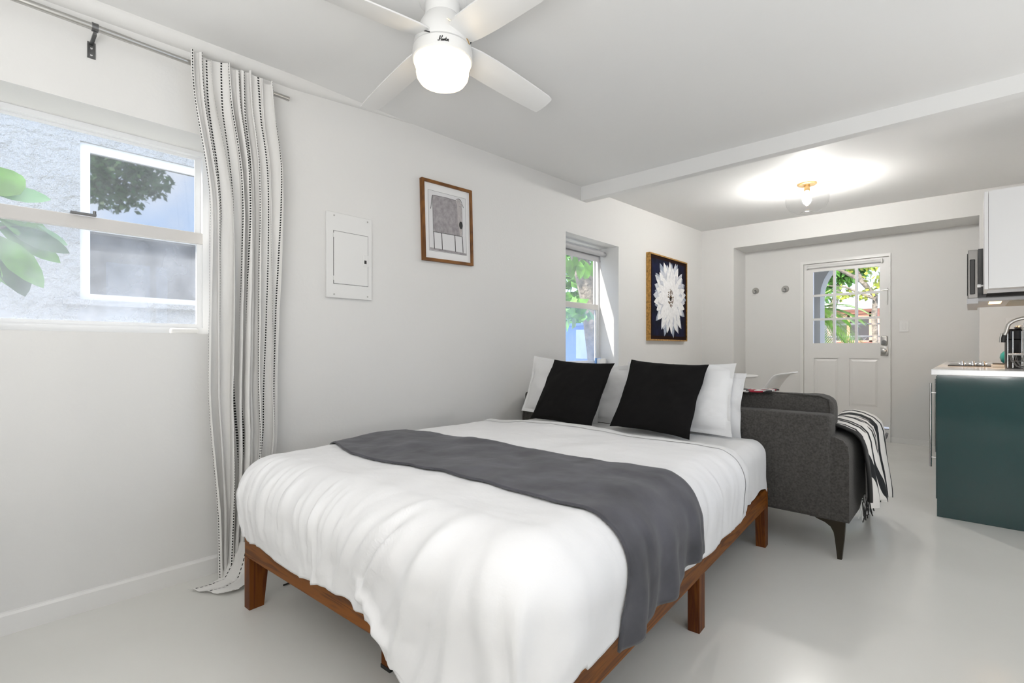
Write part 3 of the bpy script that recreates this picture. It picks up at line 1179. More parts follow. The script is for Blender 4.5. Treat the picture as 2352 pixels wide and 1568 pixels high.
# maker's script on the collar
strokes = [[(0.0, .2), (.1, .05), (.3, .1), (.55, .75), (.62, 1.0), (.5, 1.05), (.45, .85), (.5, .4), (.48, 0.0)],
           [(.25, .55), (.6, .5), (.95, .6), (1.25, 1.0), (1.2, 1.15), (1.05, .9), (.95, .4), (.98, .05), (1.15, .1)],
           [(1.15, .1), (1.35, .5), (1.32, .12), (1.45, .05), (1.65, .5), (1.62, .1), (1.75, .12)],
           [(1.75, .12), (1.88, .48), (1.86, .05), (1.9, .3), (2.08, .5), (2.1, .1), (2.22, .15)],
           [(2.22, .15), (2.42, .9), (2.38, .15), (2.5, .08), (2.6, .2)], [(2.25, .55), (2.6, .6)],
           [(2.6, .2), (2.8, .3), (2.85, .48), (2.72, .45), (2.7, .12), (2.85, .05), (3.0, .2)],
           [(3.0, .2), (3.1, .55), (3.2, .42), (3.2, .05), (3.35, .1)]]
b = MB()
aL = math.atan2(-FYc, -FX) + 0.02
for st in strokes:
    pts = []
    for i in range(len(st) - 1):
        for q in range(3):
            t = q / 3
            pts.append((lerp(st[i][0], st[i + 1][0], t), lerp(st[i][1], st[i + 1][1], t)))
    pts.append(st[-1])
    P3 = []
    for (px, pz) in pts:
        aa = aL + ((px + 0.25 * pz) - 1.7) * 0.0125 / 0.121
        P3.append((FX + 0.1215 * math.cos(aa), FYc + 0.1215 * math.sin(aa), zb - 0.038 + pz * 0.018))
    b.tube(P3, 0.0013, 6)
b.build('script_logo', M['blackmatte'], band)

# ------------------------------------------------------------------ flush glass ceiling light
LXc, LYc = -1.085, 5.08
zl = ceil_z(LXc, LYc)
fl = thing('flush_ceiling_light', 'clear glass globe ceiling light with a glowing bulb past the beam', 'ceiling light', (LXc, LYc, zl))
b = MB()
b.lathe([(0, zl + 0.006), (0.080, zl + 0.006), (0.080, zl - 0.016), (0.075, zl - 0.020), (0, zl - 0.020)], (LXc, LYc, 0))
b.build('ceiling_plate', M['brass'], fl, smooth=35)
b = MB()
b.lathe([(0, zl - 0.019), (0.024, zl - 0.019), (0.024, zl - 0.075), (0, zl - 0.075)], (LXc, LYc, 0), 24)
b.build('lamp_socket', M['brass'], fl, smooth=35)
m, nt, bs = nmat('lit_bulb')
bs.inputs['Emission Color'].default_value = (1.0, 0.97, 0.93, 1)
bs.inputs['Emission Strength'].default_value = 760
b = MB()
zz = zl - 0.075
b.lathe([(0.012, zz + 0.002), (0.014, zz - 0.015), (0.022, zz - 0.035), (0.032, zz - 0.058), (0.035, zz - 0.078), (0.030, zz - 0.100), (0.018, zz - 0.114), (0, zz - 0.118)], (LXc, LYc, 0), 32)
b.build('bulb', m, fl, smooth=60)
b = MB()
zz = zl - 0.022
b.lathe([(0.070, zz), (0.095, zz - 0.010), (0.130, zz - 0.026), (0.158, zz - 0.055), (0.170, zz - 0.095), (0.172, zz - 0.130), (0.165, zz - 0.170), (0.145, zz - 0.208), (0.110, zz - 0.236), (0.070, zz - 0.250), (0.055, zz - 0.252), (0.050, zz - 0.244), (0.0, zz - 0.242)], (LXc, LYc, 0), 64, cap=False)
b.build('glass_globe', M['globe'], fl, smooth=60)

# ------------------------------------------------------------------ curtain rod and curtains
XROD, ZROD = -2.505, 2.302
rod = thing('curtain_rod', 'brushed steel curtain rod above the large window', 'curtain rod', (XROD, 0, ZROD))
b = MB()
b.tube([(XROD, -1.0, ZROD + 0.006), (XROD, 0.41, ZROD + 0.002)], 0.0125, 20)
b.tube([(XROD, 0.40, ZROD + 0.002), (XROD, 1.043, ZROD)], 0.0110, 20)
b.build('rod', M['steel'], rod, smooth=40)
b = MB()
b.tube([(XROD, 0.285, ZROD + 0.002), (XROD, 0.305, ZROD + 0.002)], 0.0165, 20)
b.box(XROD - 0.090, XROD - 0.004, 0.289, 0.301, ZROD - 0.026, ZROD - 0.018)
b.box(XROD - 0.006, XROD + 0.002, 0.290, 0.300, ZROD - 0.026, ZROD - 0.010)
b.box(XW + 0.0005, XW + 0.004, 0.282, 0.308, ZROD - 0.080, ZROD - 0.015)
b.build('rod_bracket', M['darksteel'], rod, smooth=40)
for z in (ZROD - 0.068, ZROD - 0.040):
    b = MB()
    b.lathe([(0.004, 0.004), (0.004, 0.006), (0, 0.0065)], (XW, 0.295, z), 10, axis='x')
    b.build('screw', M['chrome'], rod)


def curtain_surface(u, v):
    """u across the gathered panel, v from the top hem (0) to the floor (1)"""
    z = lerp(2.338 + 0.012 * math.sin(19 * u), 0.006, v)
    # left and right edges in y follow the way the panel bows behind the bed
    yl = 0.600 + 0.085 * sstep(0.0, 0.30, v) - 0.005 * sstep(.3, .7, v) + 0.035 * sstep(0.62, 0.93, v)
    yr = 0.945 + 0.045 * sstep(0.0, 0.2, v) - 0.010 * sstep(.3, .8, v) - 0.09 * sstep(0.70, 1.0, v)
    # uneven gather positions
    uu = u + 0.018 * math.sin(6.3 * u * 2.3 + 1.0) + 0.012 * noise.noise((u * 4, v * 1.5, 3.1))
    y = lerp(yl, yr, uu)
    amp = lerp(0.034, 0.040, sstep(0, .5, v)) * (1 - 0.35 * sstep(0.7, 1.0, v))
    ph = 2 * PI * (8.2 * u + 0.35 * noise.noise((u * 3, v * 1.2, 0.4)) + 0.25 * math.sin(v * 3 + u * 9))
    soft = 0.6 + 0.4 * noise.noise((u * 7, v * 1.8, 7.7))
    x = XROD + amp * soft * math.sin(ph) + 0.012 * math.sin(ph * 0.5 + 2 * v)
    y += 0.014 * math.cos(ph)
    x += 0.006 * fbm(u * 14, v * 9, 2.0)
    # on the rod the cloth stays close
    x = lerp(XROD + 0.030 + 0.014 * math.sin(ph), max(x + 0.012, XROD + 0.0165 - 0.5 * sstep(0.03, 0.12, v)), sstep(0.02, 0.10, v))
    x += 0.035 * sstep(0.6, 1.0, v)
    return Vector((x, y, z))


cu = thing('curtain', 'gathered off-white curtain with dashed black stripes beside the large window', 'curtain', (XROD, 0.8, 0))
NU, NV = 210, 150
b = MB()
b.grid(curtain_surface, NU, NV, uvfn=lambda u, v: (u * 1.15 + 0.02, v * 2.34))
b.build('curtain_panel', M['curtain'], cu, smooth=80)


def pool(cx, pts_l, pts_r, seed, nrow=26):
    def fn(u, v):
        k = v * (len(pts_l) - 1)
        i = min(int(k), len(pts_l) - 2)
        t = k - i
        a = Vector(pts_l[i]).lerp(Vector(pts_l[i + 1]), t)
        c = Vector(pts_r[i]).lerp(Vector(pts_r[i + 1]), t)
        p = a.lerp(c, u)
        h = 0.010 * (0.5 + 0.5 * math.sin(2 * PI * (2.3 * u + 0.6 * v + seed))) + 0.006 * abs(fbm(u * 4, v * 4, seed))
        p.z = max(0.004, p.z + h * (1 - 0.2 * v))
        return p
    return fn


# the hem that lies on the floor in front of the curtain
b = MB()
b.grid(pool(0, [(-2.47, 0.77, 0.15), (-2.455, 0.745, 0.07), (-2.45, 0.71, 0.02), (-2.455, 0.66, 0.010), (-2.475, 0.595, 0.008)],
            [(-2.40, 0.86, 0.16), (-2.37, 0.83, 0.08), (-2.33, 0.80, 0.02), (-2.30, 0.745, 0.010), (-2.315, 0.69, 0.006)], 0.3), 40, 40,
       uvfn=lambda u, v: (0.3 + u * 0.25, 2.2 + v * 0.2))
b.build('curtain_hem', M['curtain'], cu, smooth=70)

c2 = thing('curtain', 'crumpled end of a striped curtain on the floor at the left picture edge', 'curtain', (-2.45, -0.05, 0))
b = MB()
b.grid(pool(0, [(-2.45, -0.25, 0.03), (-2.44, -0.15, 0.035), (-2.41, -0.06, 0.03), (-2.33, 0.005, 0.012), (-2.29, 0.015, 0.006)],
            [(-2.20, -0.28, 0.03), (-2.19, -0.20, 0.03), (-2.17, -0.13, 0.03), (-2.15, -0.08, 0.02), (-2.16, -0.055, 0.006)], 1.4), 40, 40,
       uvfn=lambda u, v: (0.1 + u * 0.25, v * 0.3))
b.build('curtain_hem', M['curtain'], c2, smooth=70)
b = MB()


def hang2(u, v):
    z = lerp(2.345, 0.03, v)
    y = lerp(-0.72, -0.24, u) + 0.012 * math.cos(2 * PI * 7 * u)
    return Vector((XROD + 0.055 + 0.035 * math.sin(2 * PI * 7 * u + .4 * math.sin(4 * v)) + 0.05 * sstep(.6, 1, v), y, z))


b.grid(hang2, 120, 60, uvfn=lambda u, v: (u * 1.15, v * 2.34))
b.build('curtain_panel', M['curtain'], c2, smooth=80)

# black cord on the floor by the wall
b = MB()
b.tube([(-2.22, 0.90, 0.005), (-2.23, 1.00, 0.005), (-2.28, 1.12, 0.005), (-2.45, 1.25, 0.006), (-2.56, 1.30, 0.006)], 0.0035, 6)
tag(b.build('loose_cable', M['cord'], smooth=60, base=(-2.3, 0.95, 0)), 'thin black cord on the floor behind the near bed leg', 'cord')

# roller blind over the narrow window
rb = thing('roller_blind', 'grey roller blind rolled up over the narrow window', 'blind', (-2.77, 3.93, 2.02))
b = MB()
b.tube([(-2.762, W2[0] + 0.02, 2.015), (-2.762, W2[1] - 0.02, 2.015)], 0.027, 20)
b.build('blind_roll', M['grey'], rb, smooth=50)
b = MB()
b.box(-2.792, -2.789, W2[0] + 0.03, W2[1] - 0.05, 1.945, 2.015)
b.box(-2.796, -2.785, W2[0] + 0.03, W2[1] - 0.05, 1.935, 1.950)
b.build('blind_cloth', M['grey'], rb)

# small things on the window ledges
b = MB()
b.rbox(-2.80, -2.772, 0.60, 0.72, W1[2], W1[2] + 0.030, 0.010, 3)
tag(b.build('ledge_weight', M['white'], smooth=50, base=(-2.786, 0.66, W1[2])), 'small white plastic bar on the large window ledge by the curtain', 'plastic bar')
cb = thing('card_stand', 'small white and blue card stand on the narrow window ledge', 'card', (-2.76, 4.28, W2[2]))
b = MB()
b.rbox(-2.765, -2.725, 4.22, 4.345, W2[2], W2[2] + 0.075, 0.004, 2)
b.build('card_front', M['white'], cb)
b = MB()
b.box(-2.775, -2.7655, 4.20, 4.30, W2[2], W2[2] + 0.078)
b.build('card_back', pbr('blue_card', (0.18, 0.36, 0.70), 0.5), cb)

# ------------------------------------------------------------------ bed
BC, BR_ = Vector((-1.477, 1.791, 0)), R(3.57)
CB, SB = math.cos(BR_), math.sin(BR_)


def B(x, y, z):
    return Vector((BC.x + x * CB - y * SB, BC.y + x * SB + y * CB, z))


bed = thing('platform_bed', 'low orange-brown wooden platform bed frame', 'bed', BC, BR_)
RT, RB = 0.305, 0.207
for (x0, x1, y0, y1, nm) in ((-0.748, 0.748, -1.025, -0.985, 'foot_rail'), (-0.748, 0.748, 0.985, 1.025, 'head_rail'),
                             (-0.748, -0.708, -0.985, 0.985, 'side_rail'), (0.708, 0.748, -0.985, 0.985, 'side_rail')):
    b = MB()
    b.rbox(x0, x1, y0, y1, RB, RT, 0.003, 2, fn=B)
    o = b.build(nm, M['bedwood'], bed)
    if nm in ('foot_rail', 'head_rail'):
        o.data.materials.clear()
        if 'bed_cross' not in M:
            M['bed_cross'] = wood('bed_pine_cross', (0.105, 0.027, 0.0015), (0.225, 0.070, 0.004), (2.0, 22, 30))
            M['bed_side'] = wood('bed_pine_side', (0.105, 0.027, 0.0015), (0.225, 0.070, 0.004), (22, 2.0, 30))
        o.data.materials.append(M['bed_cross'])
    else:
        o.data.materials.clear()
        o.data.materials.append(M['bed_side'])
for sx in (-1, 1):
    for sy in (-1, 1):
        b = MB()
        xo, xi = 0.748 * sx, 0.702 * sx
        yo = 1.025 * sy
        top_, bot_ = 0.945 * sy, 0.968 * sy
        q = [(xo, yo), (xi, yo)]
        vs_ = [B(xo, yo, 0), B(xi, yo, 0), B(xi, bot_, 0), B(xo, bot_, 0), B(xo, yo, RB), B(xi, yo, RB), B(xi, top_, RB), B(xo, top_, RB)]
        b.add(vs_, [(0, 1, 2, 3), (4, 5, 6, 7), (0, 1, 5, 4), (1, 2, 6, 5), (2, 3, 7, 6), (3, 0, 4, 7)])
        b.build('leg', M['legwood'], bed)
for (x0, x1, y0, y1, z1) in ((0.703, 0.746, -0.045, 0.014, RB), (-0.746, -0.703, -0.045, 0.014, RB), (0.0, 0.045, -0.90, -0.85, 0.225), (0.0, 0.045, 0.55, 0.60, 0.225)):
    b = MB()
    b.box(x0, x1, y0, y1, 0.012 if x1 < .2 and x0 > -.2 else 0, z1, fn=B)
    lg = b.build('leg', M['legwood'], bed)
    if -.2 < x0 < .2:
        b = MB()
        b.box(x0 - .002, x1 + .002, y0 - .002, y1 + .002, 0, 0.012, fn=B)
        b.build('foot_pad', M['blackmatte'], lg)
b = MB()
b.box(-0.02, 0.05, -0.985, 0.985, 0.225, 0.275, fn=B)
b.build('centre_beam', M['legwood'], bed)
for k in range(11):
    b = MB()
    yy = -0.93 + k * 0.186
    b.box(-0.708, 0.708, yy - 0.035, yy + 0.035, 0.275, 0.292, fn=B)
    b.build('slat', M['legwood'], bed)

mt = thing('mattress', 'thick white mattress on the wooden bed frame', 'mattress', B(0, 0, 0.293), BR_)
b = MB()
b.rbox(-0.72, 0.72, -0.99, 0.99, 0.293, 0.545, 0.07, 5, fn=B)
b.build('mattress_core', M['sheet'], mt, smooth=60)


def drape(s, t, a, bF, bH, r, top, corner):
    """flat cloth coordinates -> point and normal on a soft edged bed"""
    ds = s - a if s > a else (s + a if s < -a else 0.0)
    dt = t + bF if t < -bF else (t - bH if t > bH else 0.0)
    d = math.hypot(ds, dt)
    px, py = max(-a, min(a, s)), max(-bF, min(bH, t))
    if d < 1e-9:
        return Vector((px, py, top)), Vector((0, 0, 1)), 0.0
    nx, ny = ds / d, dt / d
    d = corner(ds, dt, d)
    q = r * PI / 2
    if d < q:
        th = d / r
        h, dz, n = r * math.sin(th), r * (1 - math.cos(th)), Vector((nx * math.sin(th), ny * math.sin(th), math.cos(th)))
    else:
        h, dz, n = r, r + d - q, Vector((nx, ny, 0.0))
    return Vector((px + nx * h, py + ny * h, top - dz)), n, d


# --- duvet
DA, DBF, DR, DTOP, DHEAD = 0.655, 0.925, 0.135, 0.612, 0.44


def duvet_corner(ds, dt, d):
    if ds < 0 and dt < 0:          # left foot corner is tucked up: hem stays level
        rho = max(-ds / 0.37, -dt / 0.40)
        return min(1.0, rho) * 0.385
    if ds > 0 and dt < 0:
        return d * 0.97
    return d


CREASE = [  # (s0,t0, s1,t1, width, height) ridges of the gathered foot end, in flat cloth coordinates
    (0.47, -0.98, 0.30, -1.36, 0.030, 0.030), (0.33, -1.02, 0.10, -1.33, 0.022, 0.016), (0.56, -1.06, 0.47, -1.45, 0.035, 0.022),
    (0.20, -1.00, -0.02, -1.30, 0.018, 0.012), (0.62, -0.95, 0.66, -1.50, 0.045, 0.022), (0.40, -1.10, 0.22, -1.34, 0.016, 0.012),
    (0.08, -1.03, -0.12, -1.31, 0.014, 0.010), (0.12, -1.22, 0.24, -1.36, 0.020, 0.022), (0.72, -1.05, 0.84, -1.45, 0.04, 0.022),
    (0.50, -1.16, 0.38, -1.42, 0.018, 0.012)]
random.seed(11)
for k in range(58):
    s0 = random.uniform(-0.70, 0.35)
    t0 = -random.uniform(0.93, 1.06)
    lean = -0.02 - 0.16 * sstep(-0.2, 0.4, s0) + random.uniform(-.03, .03)
    CREASE.append((s0, t0, s0 + lean, t0 - random.uniform(.14, .30), random.uniform(0.006, 0.013), random.choice((1, -1, 1)) * random.uniform(0.0035, 0.0085)))
for k in range(10):
    t0 = random.uniform(-0.85, 0.35)
    CREASE.append((0.70 + random.uniform(0, .06), t0, 0.98, t0 + random.uniform(-.05, .05), random.uniform(0.012, 0.03), random.choice((1, -1)) * random.uniform(0.002, 0.005)))


def crease_disp(s, t):
    h = 0.0
    for (s0, t0, s1, t1, wd, am) in CREASE:
        dx, dy = s1 - s0, t1 - t0
        L2 = dx * dx + dy * dy
        k = ((s - s0) * dx + (t - t0) * dy) / L2
        if k < -0.15 or k > 1.15:
            continue
        e = ((s - s0) * dy - (t - t0) * dx) / math.sqrt(L2)
        if abs(e) > 3.2 * wd:
            continue
        h += am * math.exp(-(e / wd) ** 2) * sstep(-0.15, 0.35, k) * (1 - 0.5 * sstep(0.95, 1.15, k))
    return h


def duvet_surface(s, t, lift=0.0):
    p, n, d = drape(s, t, DA, DBF, 9, DR, DTOP, duvet_corner)
    flatn = 1 - sstep(0.0, 0.12, d)
    h = 0.020 * fbm(s * 1.6, t * 1.6, 1.0) * flatn + 0.004 * fbm(s * 7, t * 7, 4.0)
    h += 0.010 * (1 - (s / 0.8) ** 2) * flatn
    h += 0.009 * sstep(0.06, 0.3, d) * fbm(s * 5.0, t * 5.0, 9.0, 2)
    h += crease_disp(s, t)
    # cloth bellies out over the frame
    h += 0.018 * math.sin(PI * min(1, d / 0.40)) * (1 if d > 0 else 0)
    return p + n * (h + lift), n


def duvet_point(u, v):
    # hem dips on the right half of the foot end
    t_end = -1.318 - 0.20 * sstep(0.10, 0.46, lerp(-1.02, 1.03, u)) - 0.010 * math.sin(23 * u)
    s = lerp(-1.015, 1.010 + 0.012 * math.sin(9 * v) + 0.006 * math.sin(31 * v), u)
    t = lerp(DHEAD + 0.012 * math.sin(7 * u) - 0.06 * sstep(.75, 1, u), t_end, v)
    p, n = duvet_surface(s, t)
    return B(*p)


dv = thing('duvet', 'puffy white duvet spread over the bed and hanging at the foot', 'duvet', B(0, -0.3, 0.6), BR_)
b = MB()
b.grid(duvet_point, 230, 220)
b.build('duvet_cover', M['duvet'], dv, smooth=180, solid=0.016)

# --- charcoal runner across the bed


def runner_point(u, v):
    s = lerp(-0.86, lerp(0.955, 1.035, v) + 0.006 * math.sin(13 * v + 1), u)
    near = -0.742 + 0.10 * (1 - sstep(-0.85, -0.35, s)) + 0.010 * math.sin(5 * s) - 0.03 * sstep(.75, 1.0, s)
    far = -0.236 + 0.030 * math.sin(2.2 * s + .4) * (1 - sstep(.6, 1., s)) - 0.005 * sstep(.7, 1.0, s)
    t = lerp(far, near, v)
    p, n = duvet_surface(s, t, 0.012)
    k = sstep(0.72, 1.02, s)
    g = math.sin(2 * PI * (2.6 * v + 0.5 * (s - .9))) * (0.5 + 0.5 * v) + 0.5 * math.sin(2 * PI * (5.2 * v + .6))
    h = k * 0.013 * (g + 1.0) + 0.003 * fbm(s * 9, t * 9, 2.2)
    return B(*(p + n * h))


rn = thing('bed_runner', 'charcoal velvet runner laid across the white duvet', 'blanket', B(0, -0.5, 0.62), BR_)
b = MB()
b.grid(runner_point, 170, 60)
b.build('runner_cloth', M['runner'], rn, smooth=180, solid=0.007)


# --- bed sheet at the head end
def sheet_corner(ds, dt, d):
    if dt > 0:
        return min(d, max(abs(ds), abs(dt)) + 0.06)
    return d


def sheet_point(u, v):
    s = lerp(-0.98, 0.965 + 0.010 * math.sin(17 * v), u)
    t = lerp(1.10, 0.18, v)
    p, n, d = drape(s, t, 0.675, 9, 0.96, 0.075, 0.566, sheet_corner)
    h = 0.004 * fbm(s * 5, t * 5, 3.0) + 0.010 * sstep(0.05, 0.25, d) * fbm(s * 4, t * 9, 5.0, 2)
    return B(*(p + n * h))


sh = thing('bed_sheet', 'white bed sheet showing at the head end under the pillows', 'sheet', B(0, 0.7, 0.56), BR_)
b = MB()
b.grid(sheet_point, 130, 70)
b.build('sheet_cloth', M['sheet'], sh, smooth=180)

# --- turned-back top edge of the duvet
b = MB()


def fold_point(u, v):
    s = lerp(-0.80, 0.985, u)
    t = lerp(DHEAD + 0.016 + 0.012 * math.sin(7 * u) - 0.07 * sstep(.75, 1, u), 0.385 - 0.07 * sstep(.75, 1, u), v)
    p, n = duvet_surface(s, t, 0.002 + 0.005 * math.sin(PI * v))
    return B(*p)


b.grid(fold_point, 120, 8)
b.build('turned_hem', M['sheet'], dv, smooth=180)


# ------------------------------------------------------------------ pillows
def pillow_mesh(b, wd, ht, th, place, flange=0.0, seed=0.0, n=40, pinch=0.06, wr=0.006):
    def side(sg):
        def fn(u, v):
            x, y = 2 * u - 1, 2 * v - 1
            iw, ih = wd / 2 - flange, ht / 2 - flange
            ex = max(0.0, 1 - min(1.0, abs(x) * (wd / 2) / iw) ** 2.6)
            ey = max(0.0, 1 - min(1.0, abs(y) * (ht / 2) / ih) ** 2.6)
            z = th / 2 * (ex * ey) ** 0.55
            px = x * wd / 2 * (1 - pinch * (1 - y * y) * abs(x) ** 2)
            py = y * ht / 2 * (1 - pinch * (1 - x * x) * abs(y) ** 2)
            z += wr * fbm(x * 2.6 + seed, y * 2.6, seed + sg, 3) * (0.4 + ex * ey)
            edge = 1 - min(1, (ex * ey) * 6)
            z = sg * z + edge * 0.006 * math.sin(9 * x + 3 * seed) * math.cos(8 * y + seed)
            return place(px, py, z)
        return fn
    o1 = MB()
    o1.grid(side(1), n, n)
    b.add(o1.v, o1.f)
    o1 = MB()
    o1.grid(side(-1), n, n)
    b.add(o1.v, o1.f)


def pillow(name, label, cat, mat, x, y0, z0, wd, ht, th, lean, roll=0.0, yaw=0.0, flange=0.0, seed=0.0, group=None, wr=0.006, piping=None):
    """bottom edge rests at local (x, y0, z0) of the bed; leans toward the head"""
    base = B(x, y0, z0)
    t = thing(name, label, cat, base, BR_, group)

    def place(px, py, pz):
        h = py + ht / 2
        qx = px * math.cos(roll) - (h - ht / 2) * math.sin(roll)
        qh = px * math.sin(roll) + (h - ht / 2) * math.cos(roll) + ht / 2
        yy = qh * math.sin(lean) - pz * math.cos(lean)
        zz = qh * math.cos(lean) + pz * math.sin(lean)
        return B(x + qx * math.cos(yaw) - yy * math.sin(yaw), y0 + qx * math.sin(yaw) + yy * math.cos(yaw), z0 + zz)
    b = MB()
    pillow_mesh(b, wd, ht, th, place, flange, seed, wr=wr)
    b.build('pillow_cover', mat, t, smooth=180)
    return t


wp = 'white pillows propped against the sofa back'
pillow('bed_pillow', 'white pillow behind the left black cushion, front of its pair', 'pillow', M['pillow'], -0.505, 0.895, 0.575, 0.63, 0.41, 0.12, R(15), R(-5), 0, 0.025, 1.0, wp, 0.011)
pillow('bed_pillow', 'white pillow behind the right black cushion, front of its pair', 'pillow', M['pillow'], 0.278, 0.895, 0.572, 0.645, 0.405, 0.12, R(14), R(0.5), 0, 0.03, 2.3, wp, 0.012)
pillow('bed_pillow', 'white pillow rearmost on the left, mostly hidden by two cushions', 'pillow', M['pillow'], -0.335, 1.005, 0.55, 0.61, 0.39, 0.05, R(4), R(1), 0, 0.03, 4.1, wp, 0.012)
pillow('bed_pillow', 'white pillow rearmost on the right, its corner poking out by the table', 'pillow', M['pillow'], 0.318, 1.005, 0.55, 0.63, 0.38, 0.05, R(4), R(-3), 0, 0.03, 5.7, wp, 0.012)
bk = 'black square cushions on the bed'
pillow('throw_cushion', 'square black velvet cushion on the left of the bed head', 'cushion', M['velvet'], -0.345, 0.665, 0.585, 0.49, 0.445, 0.12, R(31), R(-2), R(-5), 0.0, 3.0, bk, 0.008)
pillow('throw_cushion', 'square black velvet cushion on the right of the bed head', 'cushion', M['velvet'], 0.222, 0.700, 0.585, 0.475, 0.450, 0.12, R(31), R(-3), R(-1), 0.0, 6.0, bk, 0.008)


# ------------------------------------------------------------------ sofa
sf = thing('sofa', 'dark grey fabric sofa with its back against the bed head', 'sofa', (-1.5, 3.4, 0))
SX0, SX1 = -2.588, -0.437
b = MB()
b.rbox(-2.560, -0.513, 2.885, 3.03, 0.190, 0.712, 0.022, 4)
b.build('back_frame', M['sofa'], sf, smooth=40)
for (x0, x1) in ((SX0, SX0 + 0.17), (SX1 - 0.17, SX1)):
    b = MB()
    vs_, fs = [], []
    prof = [(x0, 0.19), (x1, 0.19), (x1, 0.52), (x1 - 0.006, 0.565), (x1 - 0.025, 0.592), (x1 - 0.06, 0.606), (x0 + 0.085, 0.610), (x0 + 0.06, 0.606), (x0 + 0.025, 0.592), (x0 + 0.006, 0.565), (x0, 0.52)]
    b.prism(prof, 'y', 2.897, 3.83)
    b.build('armrest', M['sofa'], sf, smooth=40)
b = MB()
b.rbox(SX0 + 0.16, SX1 - 0.16, 2.99, 3.82, 0.19, 0.33, 0.02, 3)
b.build('seat_base', M['sofa'], sf, smooth=40)
xm = (SX0 + SX1) / 2
for (x0, x1) in ((SX0 + 0.175, xm - 0.004), (xm + 0.004, SX1 - 0.175)):
    b = MB()
    b.rbox(x0, x1, 3.10, 3.86, 0.33, 0.47, 0.04, 4)
    b.build('seat_cushion', M['sofa'], sf, smooth=60)


def back_cushion(x0, x1, seed):
    b = MB()

    def place(px, py, pz):
        h = py
        return Vector(((x0 + x1) / 2 + px, 3.115 - pz + 0.02 * 0 + (h) * 0.12, 0.612 + h))
    pillow_mesh(b, x1 - x0, 0.40, 0.17, place, 0.0, seed, n=36, pinch=0.02, wr=0.010)
    b.build('back_cushion', M['sofa'], sf, smooth=60)


def box_cushion(x0, x1, seed):
    b = MB()
    bm = bmesh.new()
    bmesh.ops.create_cube(bm, size=1.0)
    bmesh.ops.subdivide_edges(bm, edges=list(bm.edges), cuts=18, use_grid_fill=True)
    for v in bm.verts:
        x, y, z = v.co * 2
        # superellipsoid rounding
        k = 8.0
        L_ = (abs(x) ** k + abs(y) ** k + abs(z) ** k) ** (1 / k)
        q = Vector((x, y, z)) / L_
        px = (x0 + x1) / 2 + q.x * (x1 - x0) / 2
        bulge = 1 + 0.10 * (1 - q.x ** 2) * (1 - q.z ** 2)
        py = 3.130 + q.y * 0.088 * bulge
        pz = 0.628 + q.z * (0.170 + 0.018 * noise.noise((px * 3, seed, 0.2)))
        py += 0.008 * fbm(px * 6, pz * 6, seed)
        pz += 0.006 * fbm(px * 9, py * 9, seed + 2) * (1 if q.z > 0.5 else 0)
        v.co = (px, py + (pz - 0.45) * 0.10, pz)
    bm.verts.index_update()
    b.add([v.co.copy() for v in bm.verts], [[v.index for v in f.verts] for f in bm.faces])
    bm.free()
    return b.build('back_cushion', M['sofa'], sf, smooth=70)


box_cushion(SX0 + 0.175, xm - 0.003, 1.0)
bc = box_cushion(xm + 0.003, -0.535, 2.0)
b = MB()
b.tube([(-0.560, 3.055 + 0.0, 0.50), (-0.548, 3.075, 0.72), (-0.556, 3.085, 0.775), (-0.60, 3.09, 0.792), (-0.9, 3.085, 0.800), (-1.3, 3.085, 0.800)], 0.0045, 6)
b.build('piping', M['sofa'], bc)
b = MB()
b.tube([(-0.768, 2.884, 0.21), (-0.768, 2.884, 0.66)], 0.0016, 6)
b.build('seam', M['sofa'], sf)
for (lx, ly, sx, sy) in ((-0.481, 2.915, -1, 1), (-0.481, 3.815, -1, -1), (-2.545, 2.915, 1, 1), (-2.545, 3.815, 1, -1)):
    b = MB()
    # flared steel leg: flat bracket under the frame running into a tapered post
    prof = [(0.028, 0.19), (-0.105, 0.19), (-0.095, 0.183), (-0.060, 0.172), (-0.035, 0.155), (-0.022, 0.130), (-0.017, 0.10), (-0.006, 0.0), (0.012, 0.0), (0.022, 0.10)]
    pts = [(lx + sx * p_[0] * -1 if sx < 0 else lx - p_[0], p_[1]) for p_ in prof]
    pts = [(lx + (p_[0] if sx < 0 else -p_[0]), p_[1]) for p_ in prof]
    b.prism(pts, 'y', ly - 0.013, ly + 0.013)
    b.build('leg', M['sofaleg'], sf, smooth=30)


# striped throw over the right arm
zt_ = thing('striped_throw', 'black and white animal striped throw over the sofa arm', 'blanket', (-0.45, 3.45, 0.62))
path = [(-0.640, 0.505), (-0.640, 0.56), (-0.630, 0.602), (-0.600, 0.628), (-0.550, 0.640), (-0.500, 0.638), (-0.455, 0.622), (-0.424, 0.590), (-0.410, 0.545), (-0.404, 0.47), (-0.402, 0.38), (-0.400, 0.28), (-0.398, 0.19), (-0.398, 0.12)]
LEN = [0.0]
for i in range(1, len(path)):
    LEN.append(LEN[-1] + math.hypot(path[i][0] - path[i - 1][0], path[i][1] - path[i - 1][1]))


def along(q):
    for i in range(1, len(path)):
        if q <= LEN[i] or i == len(path) - 1:
            t = (q - LEN[i - 1]) / (LEN[i] - LEN[i - 1])
            return lerp(path[i - 1][0], path[i][0], t), lerp(path[i - 1][1], path[i][1], t)


